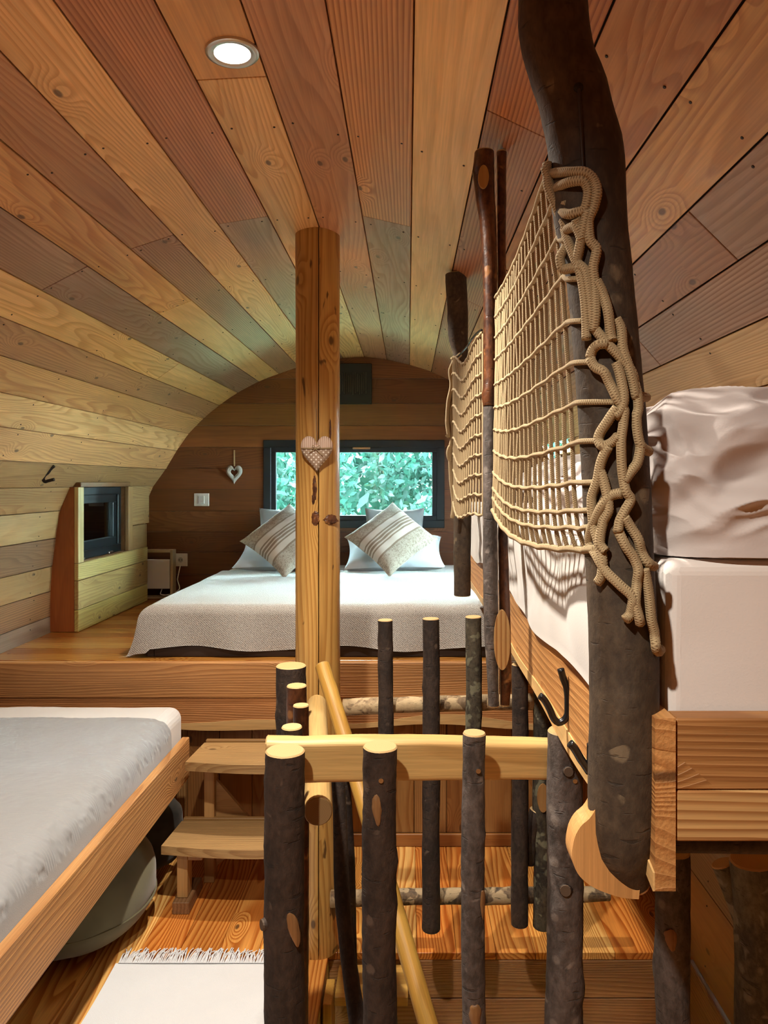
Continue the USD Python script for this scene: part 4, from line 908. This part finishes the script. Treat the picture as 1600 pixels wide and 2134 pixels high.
plate('axe_cut', cut, TY - .016, TY + .018, 'xz', 'peeled_wood', t1, (.62, .36, .15), 1, label='pale rounded axe cut at the trunk foot')
def on_trunk(px, py, off=.007):
    Y = TY
    for _ in range(4):
        p = P(px, py, Y); c = tz(np.clip(p[2], tp[:, 2].min(), tp[:, 2].max())); dx = p[0] - c[0]; r = c[3] * 1.02
        Y = TY - (math.sqrt(max(r * r - dx * dx, 0)) + off)
    return P(px, py, Y)
c = on_trunk(1205, 183, -.002)
d = trimesh.creation.icosphere(2, .0055); d.apply_translation(c); obj('drilled_hole', d, 'dark_gap', t1)

t2 = thing('trunk_post', 'split reddish trunk post between the two rope nets', 'trunk post', tuple(P(1035, 1470, 1.63)))
Ym = 1.63
rowsL = [(318, 988, 1030), (400, 990, 1031), (470, 1000, 1034), (600, 1006, 1036), (846, 1008, 1036)]
rowsL2 = [(848, 1007, 1037), (1000, 1006, 1036), (1100, 1006, 1036), (1200, 1006, 1038), (1300, 1008, 1040), (1400, 1014, 1040), (1470, 1017, 1040)]
rowsR = [(318, 1034, 1056), (500, 1036, 1054), (700, 1037, 1058), (900, 1038, 1060), (1100, 1038, 1058), (1300, 1040, 1064), (1400, 1041, 1066), (1468, 1042, 1062)]
def strip_log(nm, R, m, seed, Y, yoff=0, **kw):
    return log(nm, [P((a + b) / 2, y_, Y + yoff) for y_, a, b in R], [(b - a) / 2 * Y / F for y_, a, b in R], m, t2, seed, seg=20, step=.02, wob=.07, **kw)
strip_log('peeled_half', rowsL, 'bark_red', 130, Ym, caps=(1, 0), label='shiny red-brown peeled upper half', bumps=[(.1, 1.2, .006, .02), (.98, 1.0, .006, .02)])
strip_log('bark_half', rowsL2, 'bark_grey', 131, Ym, caps=(0, 1), label='bark-covered lower half')
strip_log('rear_half', rowsR, 'bark_red', 132, Ym, .012, label='dark red-brown rear half')
tube('wire', [P(1036, 1100, Ym - .017), P(1038, 1300, Ym - .017), P(1039, 1462, Ym - .017)], .0012, 'steel', t2, n=12, seg=6)
ov = Polygon([(1044 + 17 * math.cos(a), 1330 + 62 * math.sin(a)) for a in np.linspace(0, 2 * np.pi, 28)])
ov = affinity.affine_transform(ov, [Ym / F, 0, 0, -Ym / F, -VX * Ym / F, H + VY * Ym / F])
plate('cut_facet', ov, Ym - .020, Ym - .008, 'xz', 'plank_stripe', t2, (.50, .32, .14), 1, label='pale oval cut facet')
pl = affinity.affine_transform(Polygon([(1005 + 11 * math.cos(a), 378 + 24 * math.sin(a)) for a in np.linspace(0, 2 * np.pi, 20)]), [Ym / F, 0, 0, -Ym / F, -VX * Ym / F, H + VY * Ym / F])
plate('cut_facet', pl, Ym - .0265, Ym - .016, 'xz', 'plank_plain', t2, (.42, .24, .08), 1)

Yt = 2.68
t3 = thing('trunk_post', 'crooked dark trunk post at the far end of the smaller rope net', 'trunk post', tuple(P(962, 1240, Yt)))
R3 = [(572, 928, 971), (600, 929, 972), (640, 932, 974), (700, 934, 976), (745, 945, 975), (850, 946, 976), (1000, 947, 979), (1060, 945, 982), (1150, 945, 981), (1240, 946, 980)]
log('trunk', [P((a + b) / 2, y_, Yt) for y_, a, b in R3], [(b - a) / 2 * Yt / F for y_, a, b in R3], 'bark_brown', t3, 140, seg=22, step=.025, wob=.06)

# ------------------------------------------------------------------ rope nets
def rope(pts, r, parent, nm='rope', n=26, seg=7): return tube(nm, pts, r, 'rope_braid', parent, n=n, seg=seg)
def lerp(a, b, t): return a + (b - a) * t
net1 = thing('rope_net', 'large beige knotted rope net stretched along the bunk between two trunks', 'net', (.22, 1.5, 1.5))
nearpx = [(350, 1146), (425, 1155), (502, 1163), (583, 1172), (677, 1178), (763, 1184), (846, 1190), (927, 1193), (1007, 1196), (1065, 1200), (1100, 1205), (1146, 1222)]
YN = .96
NE = np.array([P(px, py, YN) for py, px in nearpx])
YFN = 1.60
zf0, zf1 = P(1036, 620, YFN)[2], P(1030, 1062, YFN)[2]
nrow = len(NE)
tt = (NE[0, 2] - NE[:, 2]) / (NE[0, 2] - NE[-1, 2])
FE = np.array([[X(1034 - 6 * t ** 2, YFN), YFN, lerp(zf0, zf1, t)] for t in tt])
NC = 21
def net_pt(c, r):                                     # c 0 far .. 1 near, r row index
    i0 = min(int(r), nrow - 2); fr_ = r - i0
    n_ = lerp(NE[i0], NE[i0 + 1], fr_); f_ = lerp(FE[i0], FE[i0 + 1], fr_)
    p = lerp(f_, n_, c)
    t = r / (nrow - 1)
    sag = math.sin(math.pi * c)
    p = p + np.array([-.018 * sag * t ** 3 - .01 * sag * math.sin(math.pi * t), 0, -.016 * sag * t ** 2 - .012 * sag * (1 - t) ** 2 - .008 * sag])
    return p
for j in range(NC + 1):
    c_ = j / NC
    jit = rng.normal(0, .0006, (nrow, 2))
    pts = [net_pt(c_, r_) + np.array([jit[r_, 0], jit[r_, 1] * 1.5, 0]) for r_ in range(nrow)]
    rope(pts, .0031, net1, n=44)
for r_ in range(nrow):
    pts = []
    for j in range(NC + 1):
        p = net_pt(j / NC, r_); p = p + np.array([-.002, 0, .0012 * math.sin(j * 2.1 + r_)]); pts.append(p)
    endx = {0: None, 1: 1180, 2: 1186, 3: 1214, 4: 1213, 5: 1233, 6: 1286, 7: 1252, 8: 1242, 9: 1233, 10: 1236, 11: 1240}[r_]
    if endx:
        pe = nearpx[r_][0] - (8 if 3 < r_ < 8 else 2); le = np.interp(pe, [q[0] for q in TC], [q[1] for q in TC]) + 3
        if endx > le + 6: pts.append(on_trunk(le, pe + 1, .008))
        pts.append(on_trunk(max(endx, le + 2), pe, .006))
    rope(pts, .0034 if r_ < nrow - 1 else .005, net1, n=80)
LAC = [
 [(1140, 340), (1141, 380), (1155, 420), (1172, 460), (1185, 505), (1200, 545), (1212, 580), (1220, 640), (1222, 690), (1222, 708)],
 [(1136, 348), (1150, 400), (1163, 440), (1178, 470), (1180, 510), (1167, 540), (1172, 560), (1196, 558), (1212, 556)],
 [(1150, 362), (1190, 359), (1222, 361), (1238, 378), (1244, 400), (1238, 430), (1226, 462), (1229, 500), (1243, 520), (1236, 560), (1240, 600), (1241, 650), (1237, 690)],
 [(1158, 396), (1185, 380), (1215, 377), (1226, 400), (1215, 440), (1195, 445), (1172, 440)],
 [(1225, 440), (1218, 470), (1207, 520), (1203, 545), (1220, 565), (1230, 620), (1236, 675), (1262, 712), (1290, 742), (1316, 775), (1322, 800)],
 [(1180, 480), (1195, 472), (1205, 480), (1212, 500), (1206, 470), (1200, 455)],
 [(1243, 585), (1256, 612), (1267, 650), (1273, 700), (1276, 712)],
 [(1284, 665), (1295, 690), (1297, 720), (1312, 770), (1320, 800), (1325, 825), (1346, 828)],
 [(1230, 745), (1238, 725), (1250, 717), (1264, 716)],
 [(1230, 745), (1240, 765), (1258, 775), (1268, 795), (1283, 826), (1301, 859), (1299, 880), (1294, 923), (1295, 966), (1299, 1002), (1304, 1024), (1314, 1040), (1303, 1062), (1290, 1090), (1288, 1110)],
 [(1284, 755), (1294, 790), (1300, 830), (1296, 850), (1280, 868)],
 [(1322, 800), (1330, 850), (1326, 870), (1334, 926), (1352, 941)],
 [(1334, 926), (1329, 961), (1311, 987), (1299, 1004)],
 [(1286, 850), (1268, 875), (1247, 915), (1256, 930), (1270, 925), (1288, 908)],
 [(1268, 930), (1252, 965), (1245, 1000), (1233, 1042), (1236, 1088), (1246, 1126), (1256, 1176), (1254, 1198), (1245, 1214)],
 [(1296, 1028), (1275, 1032), (1258, 1048), (1243, 1075), (1230, 1110), (1228, 1130), (1243, 1159), (1261, 1189), (1291, 1219), (1319, 1250), (1314, 1278), (1303, 1291)],
 [(1248, 976), (1258, 1002), (1268, 1060), (1256, 1090), (1250, 1130), (1262, 1150)],
 [(1286, 1100), (1304, 1138), (1322, 1165), (1330, 1190), (1327, 1214), (1324, 1255), (1331, 1285), (1334, 1299)],
 [(1301, 1078), (1315, 1100), (1330, 1125), (1337, 1151), (1348, 1170), (1362, 1180)],
 [(1342, 1185), (1352, 1240), (1357, 1290), (1364, 1325), (1366, 1342), (1376, 1353)],
]
for L_ in LAC:
    rope([on_trunk(a, b, .006 + .004 * rng.random()) for a, b in L_], .0058, net1, 'lacing_rope', n=60, seg=8)
tube('hanging_wire', [on_trunk(1206, 185, .001), on_trunk(1210, 260, .002), on_trunk(1215, 360, .003)], .0020, 'nail', net1, n=14, seg=6)
tube('hanging_wire', [P(1038, 640, 1.61), P(1058, 592, 1.5), P(1092, 500, 1.22)], .0022, 'iron_black', net1, n=14, seg=6)

net2 = thing('rope_net', 'smaller far rope net hanging between the split trunk and the crooked trunk', 'net', (.2, 2.7, 1.5))
YA, YZ = 1.70, 2.62
R2n = 10
def net2_pt(c, r):
    t = r / (R2n - 1)
    a = P(1006, lerp(700, 1078, t), YA); b = P(lerp(942, 946, t), lerp(748, 1046, t), YZ)
    p = lerp(b, a, c); s = math.sin(math.pi * c)
    return p + np.array([-.02 * s * t, 0, -.028 * s * (1 - .4 * t) + .012 * math.sin(c * 9) * (1 - t * .3)])
for j in range(21):
    rope([net2_pt(j / 20, r_) for r_ in range(R2n)], .0030, net2, n=24, seg=6)
for r_ in range(R2n):
    rope([net2_pt(j / 20, r_) + np.array([-.003, 0, .002 * (-1) ** j]) for j in range(21)], .0036, net2, n=44, seg=6)
for L_ in ([(960, 738), (945, 755), (938, 775), (941, 800), (934, 840), (932, 880), (936, 910), (930, 905)], [(941, 790), (946, 830), (940, 860), (944, 900), (938, 940), (940, 1000), (945, 1050), (942, 1080)], [(938, 930), (934, 945), (940, 962)]):
    rope([P(a, b, YZ - .03) for a, b in L_], .0075, net2, 'lacing_rope', n=40, seg=7)
tube('hanging_wire', [P(945, 752, 2.60), P(962, 735, 2.5), P(978, 715, 2.3), P(1003, 688, 1.75)], .003, 'iron_black', net2, n=14, seg=6)

# ------------------------------------------------------------------ small things
def hook(label, pts, r, Y):
    t = thing('coat_hook', label, 'hook', tuple(P(*pts[0], Y)))
    tube('hook_arm', [P(a, b, Y) for a, b in pts], r, 'iron_black', t, n=40, seg=12)
    return t
h = hook('black wrought iron twig hook on the bunk side board, left of the trunk', [(1168, 1394), (1174, 1415), (1181, 1435), (1183, 1460), (1183, 1485), (1176, 1500), (1164, 1506), (1154, 1498), (1147, 1482), (1140, 1468), (1131, 1455), (1124, 1450)], .0060, 1.262)
tube('back_plate', [P(1186, 1418, 1.266), P(1188, 1450, 1.266), P(1188, 1478, 1.266)], .0042, 'iron_black', h, n=10, seg=10)
h = hook('black wrought iron twig hook half hidden behind the near trunk', [(1187, 1549), (1194, 1556), (1202, 1568), (1210, 1582), (1220, 1596), (1228, 1608), (1231, 1580), (1231, 1550)], .0062, 1.102)
hook('small black iron hook on the left plank wall above the dormer', [(113, 971), (105, 978), (100, 985), (93, 991), (90, 998), (94, 1004), (101, 1002), (113, 999)], .0075, 3.50)

def heart_poly(w, hgt, n=80):
    t = np.linspace(0, 2 * np.pi, n)[:-1]
    x_ = 16 * np.sin(t) ** 3; y_ = 13 * np.cos(t) - 5 * np.cos(2 * t) - 2 * np.cos(3 * t) - np.cos(4 * t)
    return Polygon(np.c_[x_ / 32 * w, (y_ + 2.5) / 29 * hgt])
def puffed(poly, th, res=.0028, seed=0):
    """Inflate a polygon (x,z) towards -y: a stuffed shape."""
    minx, miny, maxx, maxy = poly.bounds
    from shapely import prepared, contains_xy, distance, points
    bd = poly.boundary
    ring = np.array(poly.exterior.segmentize(res).coords)[:-1]
    xs_, ys_ = np.meshgrid(np.arange(minx, maxx, res), np.arange(miny, maxy, res))
    p = np.c_[xs_.ravel(), ys_.ravel()]; p = p[contains_xy(poly, p[:, 0], p[:, 1])]
    p = p[distance(points(p), bd) > res * .6]
    holes = [np.array(i.segmentize(res).coords)[:-1] for i in poly.interiors]
    allp = np.vstack([ring] + holes + [p])
    from scipy.spatial import Delaunay
    tri = Delaunay(allp).simplices
    cen = allp[tri].mean(1); tri = tri[contains_xy(poly, cen[:, 0], cen[:, 1])]
    d = distance(points(allp), bd); dm = d.max()
    hgt = th * np.sqrt(np.clip(1 - (1 - d / dm) ** 2, 0, 1))
    a = np.c_[allp[:, 0], -hgt, allp[:, 1]]; b = np.c_[allp[:, 0], hgt * .35, allp[:, 1]]
    q = tri
    e1, e2 = allp[q[:, 1]] - allp[q[:, 0]], allp[q[:, 2]] - allp[q[:, 0]]
    flip = (e1[:, 0] * e2[:, 1] - e1[:, 1] * e2[:, 0]) < 0
    q = np.where(flip[:, None], q[:, ::-1], q)
    return np.vstack([a, b]), np.vstack([q, q[:, ::-1] + len(a)])
YH = PYc - r0 - .012
hp = heart_poly(.108, .126); hc = P(660, 948, YH)
ht = thing('heart_ornament', 'stuffed fabric heart with stripes, polka dots and bow on the round post', 'ornament', tuple(hc))
for nm, clip, mt in (('striped_top', sbox(-1, .022, 1, 1), 'stripes_print'), ('dotted_body', sbox(-1, -1, 1, .022), 'dots_print')):
    full_v, full_f = puffed(hp, .02)
    cz = full_v[full_f].mean(1)[:, 2]; sel = full_f[(cz > .022) if nm == 'striped_top' else (cz <= .022)]
    uq, inv = np.unique(sel, return_inverse=True); full_v, sel = full_v[uq], inv.reshape(sel.shape)
    obj(nm, (full_v + hc, sel), mt, ht, gc=lambda v: np.c_[v[:, 0] - hc[0], v[:, 2] - hc[2], np.zeros(len(v))], tone=(.5, .4, .3), smooth=True)
bb_ = [(-.05, .022), (-.03, .021), (0, .020), (.03, .021), (.05, .022)]
tube('ribbon', [hc + np.array([a, -.0205 * math.sqrt(max(0, 1 - (abs(a) / .054) ** 4)) - .001, b]) for a, b in bb_], .0028, 'twine', ht, n=24, seg=6)
for pts in ([(0, .02), (-.010, .030), (-.013, .024), (0, .02)], [(0, .02), (.012, .029), (.015, .024), (0, .02)], [(0, .02), (-.014, .012), (-.024, .008)], [(0, .02), (.012, .006), (.024, -.002)]):
    tube('bow', [hc + np.array([a, -.0245, b]) for a, b in pts], .0014, 'twine', ht, n=18, seg=6)
tube('hanging_string', [hc + np.array([.0, -.004, .046]), P(659, 880, YH + .006), P(659, 852, YH + .010)], .0012, 'twine', ht, n=10, seg=5)
YW = YB - .012
hp2 = heart_poly(.112, .13).difference(heart_poly(.045, .046).buffer(0) if False else affinity.translate(heart_poly(.048, .046), 0, .012))
hc2 = P(488, 990, YW)
ht2 = thing('heart_ornament', 'small grey open heart hanging on the rear plank wall by a strap', 'ornament', tuple(hc2))
v, f = puffed(hp2, .018); obj('padded_heart', (v + hc2, f), 'heart_grey', ht2, smooth=True)
board('strap', (hc2[0] - .006, YB - .006, Z(972, YB)), (hc2[0] + .004, YB - .003, Z(938, YB)), 2, 'plank_plain', ht2, (.45, .32, .18), c=.0005)

def plate_box(name, px0, px1, py0, py1, d, label, cat):
    t = thing(name, label, cat, tuple(P((px0 + px1) / 2, py1, YB)))
    lo, hi = np.array([X(px0, YB), YB - d, Z(py1, YB)]), np.array([X(px1, YB), YB - .0005, Z(py0, YB)])
    obj('face_plate', hull(bevel_pts(lo, hi, .003)), 'plastic_white', t)
    return t, (lo + hi) / 2, hi - lo
t, cc, sz = plate_box('light_switch', 405, 436, 1028, 1055, .009, 'white square light switch on the rear plank wall', 'light switch')
obj('rocker', hull(rbox(cc + np.array([-.022, -.012, -.026]), cc + np.array([.022, -.002, .026]), .004)[0]), 'plastic_white', t, smooth=30)
t, cc, sz = plate_box('wall_socket', 363, 391, 1153, 1180, .010, 'white round-pin wall socket beside the small heater', 'socket')
cyl = trimesh.creation.annulus(.018, .022, .006, sections=28); cyl.apply_transform(trimesh.transformations.rotation_matrix(math.pi / 2, (1, 0, 0))); cyl.apply_translation(cc + np.array([0, -.006, 0])); obj('socket_ring', cyl, 'plastic_white', t)
dsc = trimesh.creation.cylinder(radius=.018, height=.003, sections=24); dsc.apply_transform(trimesh.transformations.rotation_matrix(math.pi / 2, (1, 0, 0))); dsc.apply_translation(cc + np.array([0, -.0045, 0])); obj('recess', dsc, 'heart_grey', t)
for dx in (-.008, .008):
    dsc = trimesh.creation.cylinder(radius=.003, height=.004, sections=10); dsc.apply_transform(trimesh.transformations.rotation_matrix(math.pi / 2, (1, 0, 0))); dsc.apply_translation(cc + np.array([dx, -.0065, 0])); obj('pin_hole', dsc, 'dark_gap', t)

YHt = 4.93
hx0, hx1, hz0, hz1 = X(291, YHt), X(360, YHt), HP + .001, Z(1146, YHt)
ht3 = thing('panel_heater', 'small white panel heater in a pale wooden frame against the rear wall', 'heater', ((hx0 + hx1) / 2, YHt, HP))
fw = .018
for lo, hi, a in (((hx0, YHt, hz0), (hx0 + fw, YHt + .07, hz1), 2), ((hx1 - fw, YHt, hz0), (hx1, YHt + .07, hz1), 2), ((hx0 + fw, YHt, hz1 - fw), (hx1 - fw, YHt + .07, hz1), 0), ((hx0 + fw, YHt, hz0), (hx1 - fw, YHt + .07, hz0 + .015), 0)):
    board('frame_bar', lo, hi, a, 'plank_plain', ht3, (.48, .36, .22))
obj('heater_panel', hull(rbox((hx0 + fw + .004, YHt + .008, hz0 + .065), (hx1 - fw - .004, YHt + .05, hz1 - .065), .006)[0]), 'plastic_white', ht3, smooth=30)
tube('power_cord', [P(338, 1226, YHt + .04), P(334, 1238, YHt), P(345, 1240, YHt), P(362, 1236, YHt + .05), P(374, 1226, YHt + .06), P(370, 1205, YHt + .10), P(376, 1178, YB - .012)], .0035, 'cord_white', ht3, n=40, seg=6)

vb = thing('wall_vent', 'black ventilation grille box under the ceiling above the rear window', 'vent', tuple(P(735, 843, YB)))
vx0, vx1, vz0, vz1 = X(690, YB), X(775, YB), Z(843, YB), Z(760, YB)
obj('housing', hull(bevel_pts((vx0, YB - .06, vz0), (vx1, YB - .001, vz1), .003)), 'vent_black', vb)
for k_ in range(16):
    xa = vx0 + .02 + k_ * .0145; h0, h1 = vz0 + .07 + .012 * math.sin(k_ * 1.9), vz1 - .07 + .012 * math.cos(k_ * 1.3)
    if xa + .006 < vx1 - .01: obj('grille_fin', hull(bevel_pts((xa, YB - .066, h0), (xa + .005, YB - .0605, h1), .001)), 'vent_fin', vb)

# ------------------------------------------------------------------ outside: ground and trees
gm = hull(bevel_pts((-30, -25, -4.2), (30, 40, -4.0), .01))
obj('forest_ground', gm, 'forest_ground', '/World', kind='structure')
def crown(c, rx, ry, rz, n, size, seed, droop=.3):
    r = np.random.default_rng(seed)
    d = r.normal(size=(n, 3)); d /= np.linalg.norm(d, axis=1)[:, None]
    rad = r.uniform(.45, 1.0, n) ** .5
    p = d * rad[:, None] * np.array([rx, ry, rz])
    lump = meshkit.fbm(p * 1.6 + seed, 2, seed); keep = lump > .42
    p = p[keep] + np.asarray(c); n = len(p)
    a = r.normal(size=(n, 3)); a[:, 2] -= droop; a /= np.linalg.norm(a, axis=1)[:, None]
    b = r.normal(size=(n, 3)); b -= a * (a * b).sum(1)[:, None]; b /= np.linalg.norm(b, axis=1)[:, None]
    s = size * r.uniform(.6, 1.3, n)[:, None]
    q = np.stack([p - a * s, p + b * s * .42, p + a * s, p - b * s * .42], 1).reshape(-1, 3)
    i_ = np.arange(n) * 4
    return q, np.vstack([np.c_[i_, i_ + 1, i_ + 2], np.c_[i_, i_ + 2, i_ + 3]])
TREES = [(-2.6, 10.5, 1.6, 1.9, 2.6, 'leaf_blue', 'blue-green tree filling the left of the rear window'), (1.3, 11.5, 2.2, 2.0, 2.6, 'leaf_blue', 'tall blue-green tree behind the right of the rear window'), (.9, 9.2, .3, 1.5, 1.0, 'leaf_green', 'bright green bush low in the right of the rear window'),
         (-1.7, 9.0, .1, 1.5, 1.0, 'leaf_green', 'bright green bush low in the left of the rear window'), (-.4, 15, 1.6, 4.2, 5.0, 'leaf_blue', 'distant tree in the middle of the rear window'), (4.4, 15, 2.4, 3.0, 4.0, 'leaf_green', 'distant tree behind the right edge of the rear window'),
         (-5.6, 15, 2.4, 3.0, 4.0, 'leaf_green', 'distant tree behind the left edge of the rear window'), (5.6, 4.5, -.6, 1.8, 1.9, 'leaf_green', 'leafy tree outside the right wall window'), (-5.2, 5.5, 1.0, 1.8, 2.2, 'leaf_blue', 'leafy tree outside the small left window')]
for k_, (x_, y_, z_, r_, h_, lm, lab) in enumerate(TREES):
    t = thing('tree', lab, 'tree', (x_, y_, -4.0))
    v, f = crown((x_, y_, z_), r_, r_ * .8, h_ * .8, 17000 if 7 < y_ < 12 else 20000, .075 if y_ < 12 else .19, 200 + k_)
    obj('foliage', (v, f), lm, t, kind='stuff')
    log('stem', [(x_, y_, -4.0), (x_ + .08, y_, -1), (x_ - .05, y_, z_), (x_, y_, z_ + h_ * .5)], [.13, .11, .08, .03], 'bark_green', t, 300 + k_, seg=10, step=.2)
